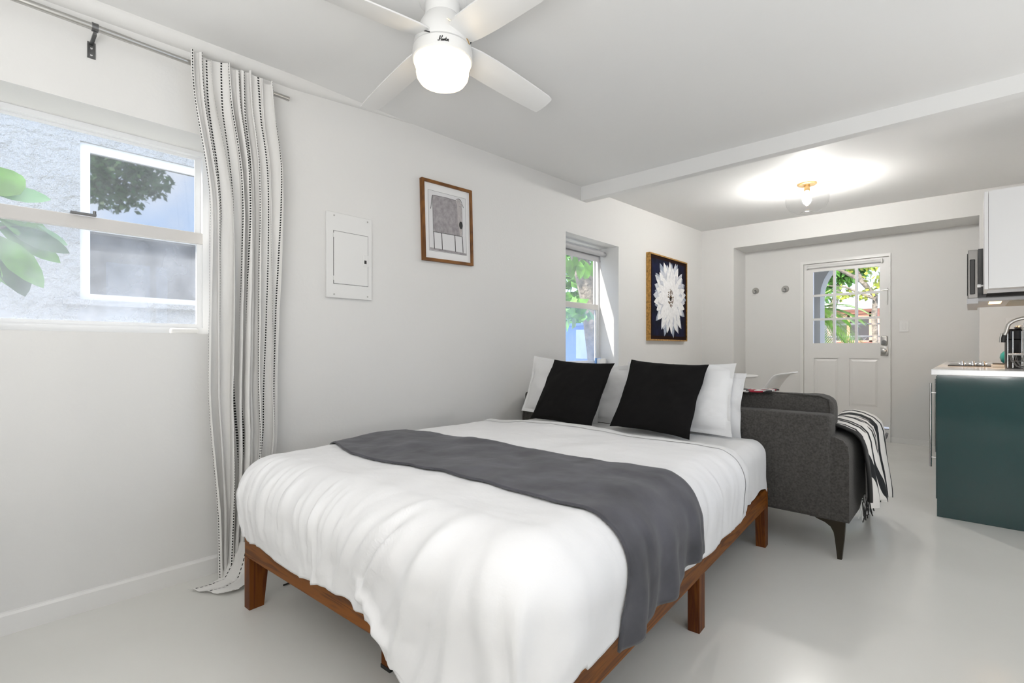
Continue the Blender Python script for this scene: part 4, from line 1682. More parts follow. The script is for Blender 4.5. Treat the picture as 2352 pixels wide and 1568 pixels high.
def throw_layer(yA, yB, qend_a, qend_b, off, seed):
    def fn(u, v):
        q = v * lerp(qend_a, qend_b, u)
        x, z = along(q)
        y = lerp(yA, yB, u) + 0.020 * noise.noise((v * 2, seed, u)) + 0.04 * (v - 0.5) * (u - 0.3)
        k = 1 + 1.6 * sstep(0.5, 1.0, v)
        bul = off + 0.007 * k * (1 + math.sin(2 * PI * (2.2 * u + seed) + 1.5 * v))
        ang = sstep(0.22, 0.42, v)
        bul *= 1.0 + 0.6 * math.sin(PI * u) * sstep(.4, 1, v)
        return Vector((x + bul * ang - bul * (1 - sstep(0.0, 0.16, v)), y, z + bul * (1 - ang) * sstep(0.02, 0.15, v)))
    return fn


LT = LEN[-1]
b = MB()
b.grid(throw_layer(3.03, 3.87, LT - 0.16, LT - 0.005, 0.006, 0.2), 60, 70, uvfn=lambda u, v: (u, v))
b.build('throw_cloth', M['zebra'], zt_, smooth=80, solid=0.008)
b = MB()
b.grid(throw_layer(3.14, 3.60, LT - 0.10, LT - 0.06, 0.003, 0.7), 40, 60, uvfn=lambda u, v: (u * .6 + .3, v + .2))
b.build('throw_underlayer', M['zebra'], zt_, smooth=80)
random.seed(3)
b = MB()
for k in range(34):
    yy = random.uniform(3.06, 3.34)
    z0 = 0.295 - random.uniform(0, .03)
    pts = [(-0.402 + random.uniform(-.006, .012), yy, z0)]
    for q in range(4):
        pts.append((pts[-1][0] + random.uniform(-.006, .008), pts[-1][1] + random.uniform(-.012, .012), pts[-1][2] - random.uniform(.018, .032)))
    b.use(M['blackmatte'] if k % 2 else M['white'])
    b.tube(pts, 0.0028, 5)
b.build('fringe', None, zt_)
# dark binding along the near edge
b = MB()
f_ = throw_layer(3.03, 3.87, LT - 0.16, LT - 0.005, 0.008, 0.2)
b.tube([f_(0.0, v / 40) for v in range(1, 41)], 0.011, 8)
b.build('edge_binding', M['blackmatte'], zt_, smooth=70)

# patterned throw lying along the sofa back
b = MB()
b.grid(lambda u, v: Vector((lerp(-1.46, -0.83, u), 3.02 + 0.19 * v + 0.008 * math.sin(9 * u), 0.805 + 0.004 * math.sin(PI * v) + 0.005 * abs(fbm(u * 5, v * 3, 1.0)) + 0.003 * math.sin(14 * u))), 40, 10)
tag(b.build('patterned_throw', M['patch'], smooth=70, base=(-1.15, 3.12, 0.80), solid=0.008), 'folded red, black and white patterned throw on top of the sofa back', 'blanket')

# ------------------------------------------------------------------ dining table and chair beyond the sofa
tb = thing('dining_table', 'round white pedestal table between the sofa and entry recess', 'table', (-2.09, 5.55, 0))
b = MB()
b.lathe([(0, 0.728), (0.30, 0.728), (0.41, 0.738), (0.438, 0.750), (0.440, 0.756), (0.432, 0.760), (0, 0.760)], (-2.09, 5.55, 0), 72)
b.build('tabletop', M['white'], tb, smooth=40)
b = MB()
b.lathe([(0.25, 0.0), (0.25, 0.008), (0.20, 0.02), (0.10, 0.045), (0.05, 0.09), (0.034, 0.20), (0.030, 0.40), (0.036, 0.60), (0.06, 0.69), (0.12, 0.728), (0, 0.728)], (-2.09, 5.55, 0), 48)
b.build('pedestal', M['white'], tb, smooth=40)

chr_ = thing('dining_chair', 'white moulded shell chair beside the round table', 'chair', (-1.61, 5.2, 0))
shell_prof = [(-0.235, 0.440), (-0.205, 0.452), (-0.12, 0.440), (0.0, 0.425), (0.10, 0.432), (0.150, 0.462), (0.178, 0.525), (0.205, 0.600), (0.252, 0.690), (0.302, 0.765), (0.332, 0.800), (0.362, 0.816), (0.395, 0.820)]
b = MB()


def chair_shell(u, v):
    k = v * (len(shell_prof) - 1)
    i = min(int(k), len(shell_prof) - 2)
    t = k - i
    px = lerp(shell_prof[i][0], shell_prof[i + 1][0], t)
    pz = lerp(shell_prof[i][1], shell_prof[i + 1][1], t)
    s = 2 * u - 1
    back = sstep(0.45, 0.65, v)
    wd = lerp(0.225, 0.215, back) * (1 - 0.16 * sstep(0.8, 1.0, v)) * (1 - 0.10 * (1 - sstep(0, .15, v)))
    lift = abs(s) ** 3
    return Vector((-1.61 + px - 0.05 * lift * back * (1 - .7 * sstep(.8, 1, v)), 5.2 + s * wd, pz + 0.05 * lift * (1 - back)))


b.grid(chair_shell, 28, 60)
b.build('seat_shell', M['white'], chr_, smooth=80, solid=0.008)
b = MB()
edge = [chair_shell(0, v / 40) for v in range(2, 41)]
edge += [chair_shell(u / 14, 1) for u in range(1, 15)]
edge += [chair_shell(1, 1 - v / 40) for v in range(1, 39)]
b.tube(edge, 0.0075, 8)
b.build('rolled_rim', M['white'], chr_, smooth=70)
for sx in (-1, 1):
    for sy in (-1, 1):
        b = MB()
        b.tube([(-1.62 + 0.09 * sx, 5.2 + 0.09 * sy, 0.425), (-1.62 + 0.22 * sx, 5.2 + 0.20 * sy, 0.0)], [0.013, 0.009], 10)
        b.build('leg', M['bedwood'], chr_, smooth=50)

# ------------------------------------------------------------------ kitchen
KX0, KX1 = -0.159, 0.468
units = [(4.066, 4.66), (4.66, 5.26), (5.26, 5.86), (5.86, 6.473)]
labels = ['glossy dark green base cabinet with its end panel facing the bed', 'dark green base cabinet second from the bed end of the run',
          'dark green base cabinet third from the bed end of the run', 'dark green base cabinet last in the run, against the far wall']
for i, (y0, y1) in enumerate(units):
    c = thing('base_cabinet', labels[i], 'cabinet', ((KX0 + KX1) / 2, (y0 + y1) / 2, 0), group='kitchen base cabinets')
    b = MB()
    b.box(KX0 + 0.022 if i else KX0 + 0.020, KX1, y0 + 0.018 if i == 0 else y0, y1, 0.0 if i == 0 else 0.10, 0.884)
    if i:
        b.box(KX0 + 0.06, KX1, y0, y1, 0, 0.10)
    else:
        pass
    b.build('carcass', M['cabinet'] if i == 0 else M['green'], c)
    if i == 0:
        b = MB()
        b.rbox(KX0 + 0.004, KX1, y0, y0 + 0.0178, 0.0, 0.884, 0.001, 1)
        b.build('end_panel', M['green'], c)
    b = MB()
    b.rbox(KX0 - 0.001, KX0 + 0.0195, y0 + 0.003, y1 - 0.002, 0.11, 0.876, 0.001, 1)
    d_ = b.build('door', M['green'], c)
    b = MB()
    hy = y0 + 0.045
    b.tube([(KX0 - 0.028, hy, 0.30), (KX0 - 0.028, hy, 0.83)], 0.006, 12)
    for z in (0.36, 0.77):
        b.tube([(KX0 - 0.030, hy, z), (KX0, hy, z)], 0.004, 8)
    b.build('handle', M['chrome'], d_, smooth=50)

b = MB()
b.rbox(-0.183, 0.469, 4.045, 6.474, 0.8845, 0.920, 0.004, 2)
tag(b.build('worktop', M['worktop'], base=(0.15, 5.2, 0.885)), 'glossy white worktop over the green cabinets', 'worktop')

ck = thing('cooktop', 'thin black cooktop set in the white worktop', 'cooktop', (0.13, 5.15, 0.92))
b = MB()
b.rbox(-0.125, 0.40, 4.88, 5.42, 0.9202, 0.928, 0.003, 2)
b.build('glass_plate', M['black'], ck)
for x in (-0.046, 0.011, 0.066):
    b = MB()
    b.lathe([(0.020, 0.928), (0.019, 0.936), (0.012, 0.938), (0.011, 0.955), (0.009, 0.957), (0, 0.957)], (x, 4.94, 0), 20)
    b.box(x - 0.020, x + 0.020, 4.936, 4.944, 0.9365, 0.943)
    b.build('control_knob', M['chrome'], ck, smooth=40)

kt = thing('teal_pot', 'round teal enamel pot on the cooktop behind the coffee machine', 'pot', (0.235, 5.3, 0.928))
b = MB()
b.lathe([(0, 0.9285), (0.060, 0.9285), (0.088, 0.95), (0.096, 0.98), (0.090, 1.01), (0.072, 1.032), (0.045, 1.044), (0, 1.046)], (0.255, 5.25, 0), 40)
b.build('pot_body', M['teal'], kt, smooth=60)
b = MB()
b.lathe([(0, 1.045), (0.010, 1.045), (0.014, 1.060), (0, 1.066)], (0.255, 5.25, 0), 20)
b.build('lid_knob', M['blackmatte'], kt, smooth=60)

ty = thing('tray_box', 'low white box with a black lid on the worktop beside the coffee machine', 'box', (0.17, 4.78, 0.92))
b = MB()
b.rbox(0.105, 0.27, 4.74, 4.84, 0.9202, 0.940, 0.004, 2)
b.build('box_body', M['white'], ty)
b = MB()
b.rbox(0.110, 0.27, 4.745, 4.835, 0.9402, 0.947, 0.003, 2)
b.build('lid', M['blackmatte'], ty)

cm = thing('coffee_machine', 'tall black and chrome coffee machine at the right picture edge', 'coffee machine', (0.265, 4.58, 0.92))
CX, CY = 0.258, 4.58
b = MB()
b.lathe([(0, 0.9202), (0.094, 0.9202), (0.096, 0.93), (0.096, 1.105), (0.092, 1.108), (0.096, 1.111), (0.096, 1.165), (0.088, 1.176), (0, 1.178)], (CX, CY, 0), 56)
b.build('machine_body', M['black'], cm, smooth=35)
b = MB()
for a in (3.7, 4.05, 4.5):
    b.tube([(CX + 0.0965 * math.cos(a), CY + 0.0965 * math.sin(a), 0.925), (CX + 0.0965 * math.cos(a), CY + 0.0965 * math.sin(a), 1.16)], 0.004, 8)
b.build('chrome_strip', M['chrome'], cm, smooth=50)
b = MB()
b.lathe([(0.060, 1.178), (0.064, 1.186), (0.056, 1.196), (0.030, 1.200), (0, 1.200)], (CX + 0.01, CY, 0), 40)
b.build('cap_ring', M['chrome'], cm, smooth=40)

tp = thing('kitchen_tap', 'curved brushed steel kitchen tap with a black spray head', 'tap', (0.37, 4.33, 0.92))
b = MB()
b.lathe([(0, 0.9202), (0.028, 0.9202), (0.026, 0.95), (0.014, 0.962), (0, 0.962)], (0.372, 4.33, 0), 24)
b.build('tap_base', M['steel'], tp, smooth=40)
b = MB()
pth = [(0.372, 4.33, 0.955), (0.372, 4.33, 1.05), (0.372, 4.33, 1.16)]
for a in range(1, 15):
    t = a / 14 * R(158)
    pth.append((0.267 + 0.105 * math.cos(t), 4.33, 1.16 + 0.078 * math.sin(t) ** 0.8))
pth += [(0.160, 4.33, 1.150), (0.150, 4.33, 1.128)]
b.tube(pth, 0.0105, 16)
b.build('spout', M['steel'], tp, smooth=60)
b = MB()
b.tube([(0.154, 4.33, 1.133), (0.149, 4.33, 1.118), (0.147, 4.33, 1.088)], [0.0125, 0.0135, 0.0125], 16)
b.build('spray_head', M['blackmatte'], tp, smooth=50)
b = MB()
b.tube([(0.142, 4.322, 1.145), (0.135, 4.318, 1.115), (0.134, 4.318, 1.088)], 0.005, 8)
b.build('spray_button', M['steel'], tp, smooth=50)

wb = thing('fruit_basket', 'two tier steel wire fruit basket on the worktop at the right edge', 'basket', (0.275, 4.20, 0.92))
b = MB()


def ring_pts(cx, cy, r_, z, n_=40):
    return [(cx + r_ * math.cos(2 * PI * k / n_), cy + r_ * math.sin(2 * PI * k / n_), z) for k in range(n_ + 1)]


BX, BY = 0.278, 4.20
b.tube(ring_pts(BX, BY, 0.108, 1.016), 0.006, 10)
b.build('basket_rim', M['chrome'], wb, smooth=60)
b = MB()
for k in range(18):
    a = 2 * PI * k / 18
    b.tube([(BX + 0.108 * math.cos(a), BY + 0.108 * math.sin(a), 1.014), (BX + 0.102 * math.cos(a), BY + 0.102 * math.sin(a), 0.98),
            (BX + 0.08 * math.cos(a), BY + 0.08 * math.sin(a), 0.945), (BX + 0.045 * math.cos(a), BY + 0.045 * math.sin(a), 0.925)], 0.0018, 6)
for r_, z in ((0.101, 0.975), (0.079, 0.944), (0.045, 0.925)):
    b.tube(ring_pts(BX, BY, r_, z), 0.002, 6)
b.build('basket_wires', M['darksteel'], wb, smooth=60)
b = MB()
b.tube([(BX - 0.045, BY, 0.925), (BX - 0.045, BY, 1.20)], 0.006, 10)
b.build('pole', M['chrome'], wb, smooth=60)
b = MB()
b.tube(ring_pts(BX, BY, 0.062, 1.180), 0.005, 10)
for k in range(14):
    a = 2 * PI * k / 14
    b.tube([(BX + 0.062 * math.cos(a), BY + 0.062 * math.sin(a), 1.180), (BX + 0.05 * math.cos(a), BY + 0.05 * math.sin(a), 1.15), (BX + 0.01 * math.cos(a), BY + 0.01 * math.sin(a), 1.135)], 0.0018, 6)
b.build('upper_basket', M['chrome'], wb, smooth=60)

# upper cabinet
uc = thing('wall_cabinet', 'white wall cabinet hanging at the upper right beside the microwave', 'cabinet', (0.27, 4.24, 1.4))
b = MB()
b.box(0.078, KX1 + 0.002, 4.070, 4.42, 1.424, 1.986)
b.box(0.078, KX1 + 0.002, 4.070, 4.086, 1.406, 1.424)
b.box(0.078, KX1 + 0.002, 4.404, 4.42, 1.406, 1.424)
b.build('cabinet_box', M['cabinet'], uc)
b = MB()
b.rbox(0.059, 0.0765, 4.068, 4.418, 1.402, 1.984, 0.001, 1)
d_ = b.build('door', M['cabinet'], uc)
b = MB()
b.lathe([(0.005, 0.0), (0.005, -0.012), (0.009, -0.016), (0.010, -0.030), (0, -0.031)], (0.059, 4.10, 1.428), 16, axis='x')
b.build('knob', M['cabinet'], d_, smooth=40)

mw = thing('microwave', 'black and steel microwave hung over the cooktop', 'microwave', (0.23, 4.81, 1.37))
b = MB()
b.box(0.036, KX1, 4.432, 5.19, 1.380, 1.700)
b.build('microwave_body', M['black'], mw)
b = MB()
b.rbox(-0.014, 0.0355, 4.432, 5.19, 1.380, 1.697, 0.003, 2)
d_ = b.build('door', pbr('microwave_steel', (0.27, 0.26, 0.25), 0.35, 0.9), mw)
b = MB()
b.rbox(-0.005, 0.021, 4.4305, 4.434, 1.405, 1.635, 0.004, 2)
b.build('vent_slot', M['black'], d_)
b = MB()
b.rbox(-0.018, -0.0135, 4.47, 5.05, 1.40, 1.68, 0.002, 2)
b.build('door_glass', M['black'], d_)
b = MB()
b.box(-0.018, 0.036, 4.434, 5.19, 1.345, 1.3795)
b.box(0.036, 0.43, 4.50, 5.17, 1.362, 1.3795)
un = b.build('hood_underside', pbr('hood_grey', (0.42, 0.42, 0.43), 0.35, 0.3), mw)
b = MB()
b.box(0.090, 0.150, 4.58, 4.80, 1.3605, 1.3625)
b.build('hood_lamp', pbr('hood_lamp_glow', (0.9, 0.6, 0.3), 0.4, emis=((1.0, 0.55, 0.22), 6.0)), un)
b = MB()
b.box(0.185, 0.40, 4.56, 5.12, 1.3600, 1.3625)
b.build('grease_filter', pbr('filter_mesh', (0.35, 0.30, 0.22), 0.35, 0.8, bump=(300, 0.6, 0.003)), un)
lamp('hood_light', 'AREA', (0.16, 4.9, 1.352), 5.0, (1.0, 0.62, 0.32), 0.12, 0.25, direction=(0, 0.35, -1))

# ------------------------------------------------------------------ outdoors
M['leaf'] = pbr('leaf_green', (0.10, 0.26, 0.035), 0.45, vary=(8, 0.4, 3))
M['leafpale'] = pbr('leaf_pale', (0.22, 0.42, 0.22), 0.45)
M['leafyel'] = pbr('leaf_yellow', (0.26, 0.30, 0.035), 0.5, vary=(3, 0.45, 3))
M['leafdark'] = pbr('leaf_dark', (0.035, 0.10, 0.02), 0.5, vary=(6, 0.5, 3))
M['palm'] = pbr('palm_green', (0.25, 0.45, 0.08), 0.45, vary=(4, 0.4, 3))
M['bark'] = pbr('bark', (0.20, 0.17, 0.14), 0.9, bump=(16, 0.8, 0.05), vary=(12, 0.5, 6))
M['pink'] = pbr('pink_stucco', (0.62, 0.30, 0.23), 0.9)
M['lintel'] = pbr('porch_plaster', (0.40, 0.39, 0.38), 0.9)
M['ground'] = pbr('garden_ground', (0.50, 0.50, 0.47), 0.95, vary=(2, 0.3, 5))
M['roof'] = pbr('roof_grey', (0.50, 0.52, 0.52), 0.8)
M['wire'] = pbr('fence_wire', (0.22, 0.22, 0.23), 0.5, 0.5)
M['nglass'] = pane('reflecting_pane', tint=(0.10, 0.11, 0.12), mirror=0.36)
M['nglasslow'] = pane('hazy_reflecting_pane', tint=(0.10, 0.11, 0.12), mirror=0.16, haze=0.10, haze_scale=5)  # lower pane: weaker mirror with patchy haze
M['bluewall'] = pbr('blue_painted_wall', (0.22, 0.36, 0.72), 0.7)
M['bluelight'] = pbr('pale_blue_door', (0.60, 0.72, 0.95), 0.6)

b = MB()
b.box(-30, XG - 0.2, -14, 45, -0.20, -0.06)
b.box(XG - 0.2, 22, 7.3, 45, -0.20, -0.06)
struct(b.build('ground', M['ground']), 'ground outside')

# neighbouring stucco house across the alley, seen through the large window
nb = thing('neighbour_house', 'white stucco house wall across the alley outside the large window', 'house', (-6.6, 0, -0.06))
NX = -6.0
NW = (0.60, 2.10, 1.50, 2.965)
b = MB()
b.box(NX - 1.0, NX, -6, NW[0], -0.06, 5.2)
b.box(NX - 1.0, NX, NW[1], 4.6, -0.06, 5.2)
b.box(NX - 1.0, NX, NW[0], NW[1], -0.06, NW[2])
b.box(NX - 1.0, NX, NW[0], NW[1], NW[3], 5.2)
b.box(NX - 1.0, NX - 0.5, NW[0], NW[1], NW[2], NW[3])
b.build('wall', M['stucco'], nb)
wf = MB()
ring(wf, NX - 0.09, NX - 0.03, NW[0], NW[1], NW[2], NW[3], 0.075, 0.06, 0.08)
wf.box(NX - 0.088, NX - 0.02, NW[0] + 0.075, NW[1] - 0.075, 2.15, 2.275)
wfo = wf.build('window_frame', M['alum'], nb)
b = MB()
b.box(NX - 0.065, NX - 0.06, NW[0] + 0.07, NW[1] - 0.07, 2.27, NW[3] - 0.07)
b.build('upper_pane', M['nglass'], wfo)
b = MB()
b.box(NX - 0.065, NX - 0.06, NW[0] + 0.07, NW[1] - 0.07, NW[2] + 0.05, 2.16)
b.build('lower_pane', M['nglasslow'], wfo)
b = MB()
b.box(NX - 0.02, NX + 0.05, NW[0] - 0.12, NW[1] + 0.1, NW[2] - 0.05, NW[2])
b.build('window_ledge', M['stucco'], nb)


def leaf(b, base, d, up, L_, wd, fold=0.15):
    d = Vector(d).normalized()
    up = Vector(up)
    s_ = d.cross(up)
    s_ = s_.normalized() if s_.length > 1e-4 else d.orthogonal().normalized()
    n = s_.cross(d).normalized()
    base = Vector(base)
    pts = [base]
    prof = [(.12, .35), (.32, .85), (.55, 1.0), (.78, .72), (.92, .36)]
    mid = [base + d * L_ * t - n * L_ * 0.25 * t * t for t, w_ in prof] + [base + d * L_ - n * L_ * 0.25]
    lft = [mid[i] + s_ * wd * prof[i][1] + n * wd * fold for i in range(5)]
    rgt = [mid[i] - s_ * wd * prof[i][1] + n * wd * fold for i in range(5)]
    vs_ = [base] + mid + lft + rgt
    fs = [(0, 1, 7), (0, 12, 1)]
    for i in range(4):
        fs.append((1 + i, 2 + i, 8 + i, 7 + i))
        fs.append((1 + i, 12 + i, 13 + i, 2 + i))
    fs.append((5, 6, 11))
    fs.append((5, 16, 6))
    b.add(vs_, fs)


def quad_leaf(b, base, d, n, L_, wd):
    d, n = Vector(d).normalized(), Vector(n)
    s_ = d.cross(n)
    s_ = s_.normalized() if s_.length > 1e-4 else d.orthogonal().normalized()
    base = Vector(base)
    b.add([base, base + d * L_ * .5 + s_ * wd, base + d * L_, base + d * L_ * .5 - s_ * wd], [(0, 1, 2, 3)])


def rv(rnd, s=1.0):
    return Vector((rnd.uniform(-s, s), rnd.uniform(-s, s), rnd.uniform(-s, s)))


# broad-leaved plant just outside the large window
pl = thing('broadleaf_plant', 'green broad leaved branch just outside the large window', 'plant', (-3.4, -0.05, -0.06))
b = MB()
b.tube([(-3.42, -0.25, -0.06), (-3.42, -0.20, 0.8), (-3.40, -0.12, 1.5), (-3.42, -0.05, 1.85)], [0.025, 0.02, 0.014, 0.008], 8)
b.tube([(-3.40, -0.12, 1.5), (-3.42, 0.0, 1.60), (-3.44, 0.10, 1.66)], [0.012, 0.009, 0.005], 8)
b.build('stem', M['bark'], pl, smooth=60)
lv = [((-3.42, -0.03, 1.78), (-0.1, 0.30, 0.30), 0.24, 0.085, 'leaf'), ((-3.45, 0.0, 1.80), (-0.2, 1.0, 0.22), 0.26, 0.045, 'leafpale'),
      ((-3.43, 0.02, 1.70), (0, 1, -0.1), 0.20, 0.035, 'leaf'), ((-3.44, 0.06, 1.66), (0, 1, -0.20), 0.25, 0.045, 'leafpale'),
      ((-3.43, 0.02, 1.66), (0, 0.8, -0.45), 0.30, 0.055, 'leaf'), ((-3.42, -0.02, 1.64), (0.1, 0.45, -0.9), 0.34, 0.070, 'leaf'),
      ((-3.41, -0.06, 1.64), (0.1, 0.10, -1), 0.30, 0.080, 'leaf'), ((-3.42, -0.10, 1.62), (0.1, -0.25, -0.9), 0.30, 0.07, 'leaf'),
      ((-3.43, 0.06, 1.64), (0.05, 0.95, -0.28), 0.26, 0.050, 'leafdark'), ((-3.42, 0.05, 1.58), (0.1, 0.35, -1), 0.28, 0.065, 'leafdark'),
      ((-3.41, 0.02, 1.60), (0.1, 0.62, -0.75), 0.30, 0.060, 'leaf'), ((-3.43, 0.04, 1.68), (0, 0.9, -0.35), 0.24, 0.05, 'leaf'), ((-3.40, -0.04, 1.50), (0.1, 0.22, -1), 0.22, 0.05, 'leafdark'),
      ((-3.42, -0.1, 1.80), (0, -0.7, 0.6), 0.24, 0.075, 'leaf'), ((-3.42, 0.0, 1.52), (0.1, 0.05, -1), 0.22, 0.055, 'leaf')]
for (p0, d, L_, wd, mt_) in lv:
    b = MB()
    leaf(b, p0, d, (1, 0, 0.25), L_, wd)
    b.build('leaf', M[mt_], pl, smooth=60)


def tree(name, label, base, trunk, crown, n, mat, size, seed, group=None, bark='bark'):
    """trunk = list of polylines with radii; crown = list of (centre, radii)"""
    rnd = random.Random(seed)
    t = thing(name, label, 'tree', base, group=group)
    b = MB()
    for pth_, rr in trunk:
        b.tube(pth_, rr, 12)
    b.build('trunk', M[bark], t, smooth=60)
    b = MB()
    for (c, r3, cnt) in crown:
        for k in range(cnt):
            q = rv(rnd)
            while q.length > 1:
                q = rv(rnd)
            p_ = Vector(c) + Vector((q.x * r3[0], q.y * r3[1], q.z * r3[2]))
            quad_leaf(b, p_, rv(rnd) + Vector((0, 0, -0.3)), rv(rnd), size * rnd.uniform(.6, 1.3), size * .30)
    b.build('foliage', M[mat], t)
    return t


# tree over the roof, seen mirrored in the neighbour's upper pane
tree('shade_tree', 'tall leafy tree mirrored in the panes of the stucco house', (6.5, 0.2, -0.06),
     [([(6.5, 1.2, -0.06), (6.5, 1.3, 3.5), (6.2, 1.9, 6.5)], [0.22, 0.18, 0.10]), ([(6.4, 1.5, 5.0), (6.0, 2.6, 6.3)], [.08, .03]), ([(6.3, 1.6, 5.4), (6.1, 3.0, 6.1)], [.07, .02])],
     [((6.0, 2.4, 6.3), (1.0, 1.0, 0.9), 1300), ((6.0, 3.4, 6.1), (0.7, 0.55, 0.5), 350), ((5.9, 2.6, 5.45), (0.6, 0.7, 0.45), 330)], 0, 'leafdark', 0.20, 21)

# tree and greenery outside the narrow window
tree('alley_tree', 'rough barked tree trunk outside the narrow window', (-4.9, 7.15, -0.06),
     [([(-4.9, 7.62, -0.06), (-4.9, 7.48, 1.0), (-4.9, 7.26, 1.9), (-4.95, 6.95, 2.8), (-5.1, 6.6, 3.8)], [0.20, 0.18, 0.165, 0.15, 0.12])],
     [((-5.0, 6.6, 3.9), (1.4, 1.4, 0.9), 500), ((-4.5, 6.25, 1.62), (0.25, 0.3, 0.12), 26)], 0, 'leaf', 0.26, 4)
hg = thing('hedge', 'green hedge behind the alley tree outside the narrow window', 'hedge', (-6.6, 9.5, -0.06))
rnd = random.Random(8)
b = MB()
for k in range(1700):
    p_ = Vector((rnd.uniform(-9.0, -5.9), rnd.uniform(9.7, 12.0), rnd.uniform(1.0, 4.2)))
    quad_leaf(b, p_, rv(rnd), rv(rnd), 0.3, 0.10)
b.build('foliage', M['leaf'], hg)
for yy in (10.0, 10.8, 11.6):
    b = MB()
    b.tube([(-7, yy, -0.06), (-7, yy, 1.4)], 0.06, 8)
    b.build('stem', M['bark'], hg)
sd = thing('blue_shed', 'blue shed with a pale door seen blurred through the frosted lower pane', 'shed', (-4.9, 8.6, -0.06))
b = MB()
b.box(-6.6, -4.9, 8.05, 9.4, -0.06, 1.50)
b.build('shed_wall', M['bluewall'], sd)
b = MB()
b.box(-5.74, -5.44, 8.02, 8.05, 0.85, 1.42)
b.build('shed_door', M['bluelight'], sd)
b = MB()
b.box(-6.7, -4.8, 7.98, 9.5, 1.50, 1.55)
b.build('shed_roof', M['bluewall'], sd)
vn = thing('vine', 'leafy vine hanging across the top of the narrow window outside', 'vine', (-3.35, 4.9, 2.0))
rnd = random.Random(2)
b = MB()
b.tube([(-3.3, 4.2, 2.22), (-3.35, 4.7, 2.16), (-3.4, 5.15, 2.12), (-3.38, 5.32, 1.9), (-3.35, 5.34, 0.9), (-3.35, 5.34, -0.06)], 0.008, 6)
b.build('stem', M['bark'], vn)
for k in range(13):
    b = MB()
    leaf(b, (-3.3 - rnd.uniform(0, .2), 4.35 + k * 0.062, 2.16 - rnd.uniform(0, .08)), (rnd.uniform(-.3, .3), rnd.uniform(-.3, .3), -1), (1, -0.5, 0.3), rnd.uniform(.16, .24), rnd.uniform(.045, .065))
    b.build('leaf', M['leaf'], vn, smooth=60)

# porch arch beyond the entry door
pa = MB()
PY0, PY1 = 8.15, 8.45
xs = -1.575
cxA, rA, zs = -0.985, 0.59, 1.80
pts = [(-3.6, -0.06), (xs, -0.06), (xs, zs)]
for a in range(1, 16):
    t = PI - a * PI / 16
    pts.append((cxA + rA * math.cos(t), zs + rA * math.sin(t)))
pts += [(cxA + rA, zs), (cxA + rA, -0.06), (2.0, -0.06), (2.0, 2.82), (-3.6, 2.82)]
pa.prism(pts, 'y', PY0, PY1)
po = thing('porch', 'pale plaster porch with an arch outside the entry door', 'porch', (-1, 8.3, -0.06))
pa.build('arch', M['lintel'], po)
b = MB()
b.box(-3.6, 2.0, YF + 0.2, PY1 + 0.15, 2.82, 2.97)  # unseen roof added to keep the sun off the arch
b.build('added_shade_roof', M['lintel'], po)

pm = thing('palm', 'green fan palm with long fronds outside the entry door', 'palm', (-2.1, 9.9, -0.06))
rnd = random.Random(14)
b = MB()
b.tube([(-2.10, 9.9, -0.06), (-2.06, 9.9, 0.9), (-2.02, 9.9, 1.62)], [0.12, 0.10, 0.09], 10)
b.build('trunk', M['bark'], pm, smooth=60)
crown = Vector((-2.02, 9.9, 1.70))
for k in range(18):
    az = R(-80 + k * 14 + rnd.uniform(-6, 6))
    el = R(rnd.choice((66, 45, 20, -10, -35, 30)))
    d = Vector((math.cos(az) * math.cos(el), math.sin(az) * math.cos(el) * 0.7, math.sin(el))).normalized()
    b = MB()
    L_ = rnd.uniform(0.62, 0.95)
    prev = crown.copy()
    ax = []
    for q in range(15):
        t = q / 14
        p_ = crown + d * L_ * t + Vector((0, 0, -0.42 * t * t))
        ax.append(p_)
    b.tube(ax, [0.012 * (1 - .8 * i / 14) for i in range(15)], 6)
    for q in range(3, 15):
        tg = (ax[q] - ax[q - 1]).normalized()
        sd_ = tg.cross(Vector((0, 0, 1))).normalized()
        for sg in (-1, 1):
            for h in (0, .5):
                p0 = ax[q - 1].lerp(ax[q], h)
                ld = (tg * 0.75 + sd_ * sg * 0.8 + Vector((0, 0, -0.18))).normalized()
                quad_leaf(b, p0, ld, (0, 0, 1), 0.40 * (1 - abs(q / 14 - .55) * .7), 0.012)
    b.build('frond', M['palm'], pm)

ph = thing('pink_house', 'pink house with a grey flat roof across the street beyond the door', 'house', (-3.4, 24, -0.06))
b = MB()
b.box(-7.5, -1.2, 24, 28, -0.06, 2.62)
b.build('wall', M['pink'], ph)
b = MB()
b.box(-4.9, -1.0, 23.6, 28.2, 2.62, 2.92)
b.box(-8.2, -4.9, 23.8, 28.2, 2.45, 2.70)
b.build('roof', M['roof'], ph)
b = MB()
b.box(-2.45, -2.05, 23.7, 23.95, -0.06, 2.62)
b.build('porch_column', M['lintel'], ph)
for (x0, x1, z0, z1) in ((-4.42, -2.85, 1.32, 2.36), (-4.40, -2.85, 2.36, 2.50)):
    b = MB()
    ring_ = [(x0, x0 + .1), (x1 - .1, x1), ((x0 + x1) / 2 - .05, (x0 + x1) / 2 + .05)]
    for (a_, c_) in ring_:
        b.box(a_, c_, 23.93, 24.02, z0, z1)
    b.box(x0, x1, 23.93, 24.02, z1 - .06, z1)
    b.box(x0, x1, 23.93, 24.02, z0, z0 + .05)
    wo = b.build('window_frame', pbr('orange_trim', (0.60, 0.27, 0.17), 0.8), ph)
    b = MB()
    b.box(x0 + .08, x1 - .08, 23.99, 24.01, z0 + .05, z1 - .05)
    b.build('pane', pbr('dark_glass', (0.06, 0.055, 0.055), 0.2), wo)

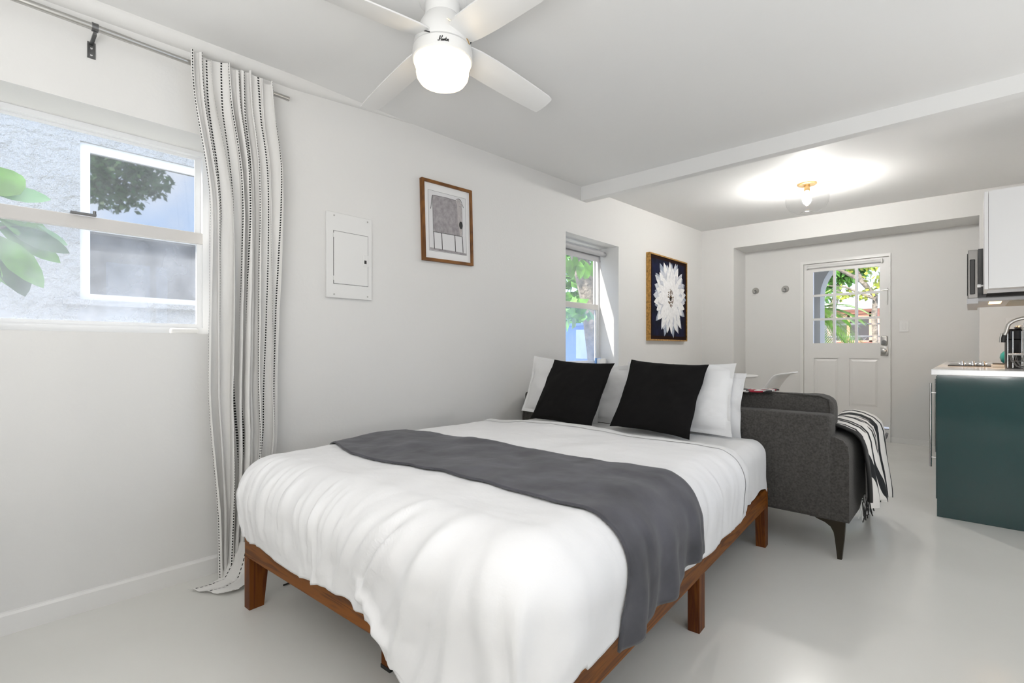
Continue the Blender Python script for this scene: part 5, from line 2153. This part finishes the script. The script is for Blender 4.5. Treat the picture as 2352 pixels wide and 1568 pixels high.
fn_ = thing('wire_fence', 'wire mesh fence with dark rails in front of the pink house', 'fence', (-2.6, 14, -0.06))
b = MB()
for z in (1.33, 1.62):
    b.tube([(-8, 14, z), (3, 14, z)], 0.022, 6)
b.build('rail', M['wire'], fn_)
for x in (-6.6, -4.6, -2.6, -0.6, 1.4):
    b = MB()
    b.tube([(x, 14, -0.06), (x, 14, 1.66)], 0.03, 8)
    b.build('post', M['wire'], fn_)
b = MB()
for k in range(90):
    x = -7.9 + k * 0.12
    b.tube([(x, 14, 0.1), (x + 1.25, 14, 1.35)], 0.004, 4)
    b.tube([(x, 14, 1.35), (x + 1.25, 14, 0.1)], 0.004, 4)
b.build('wire_mesh', M['wire'], fn_)

rnd = random.Random(31)
tree('street_tree', 'yellow green tree with bare forked branches beyond the entry door', (-1.35, 12.2, -0.06),
     [([(-1.35, 12.2, -0.06), (-1.42, 12.2, 1.7), (-1.40, 12.2, 2.1), (-1.65, 12.1, 2.45), (-2.1, 12.0, 2.75), (-2.6, 11.9, 3.05)], [0.055, 0.05, 0.048, 0.042, 0.03, 0.012]),
      ([(-1.52, 12.15, 2.28), (-1.75, 12.2, 2.72), (-2.0, 12.2, 3.1)], [0.04, 0.028, 0.015]), ([(-1.42, 12.2, 2.05), (-1.9, 12.1, 2.32), (-2.2, 12.0, 2.36)], [0.032, 0.02, 0.008])],
     [((-1.6, 12.3, 3.05), (0.75, 0.5, 0.42), 420), ((-1.35, 12.3, 2.5), (0.30, 0.4, 0.35), 80), ((-2.35, 12.4, 3.15), (0.6, 0.5, 0.3), 220), ((-1.75, 12.2, 2.18), (0.5, 0.3, 0.10), 60)], 0, 'leafyel', 0.13, 6)
tree('garden_tree', 'dense dark green tree behind the palm beyond the door', (-2.75, 15.5, -0.06),
     [([(-2.75, 15.5, -0.06), (-2.75, 15.5, 2.0), (-2.5, 15.5, 2.9)], [0.12, 0.10, 0.06])],
     [((-2.5, 15.5, 3.25), (0.62, 0.5, 0.48), 700), ((-3.1, 15.5, 3.0), (0.5, 0.5, 0.7), 350)], 0, 'leaf', 0.22, 9)
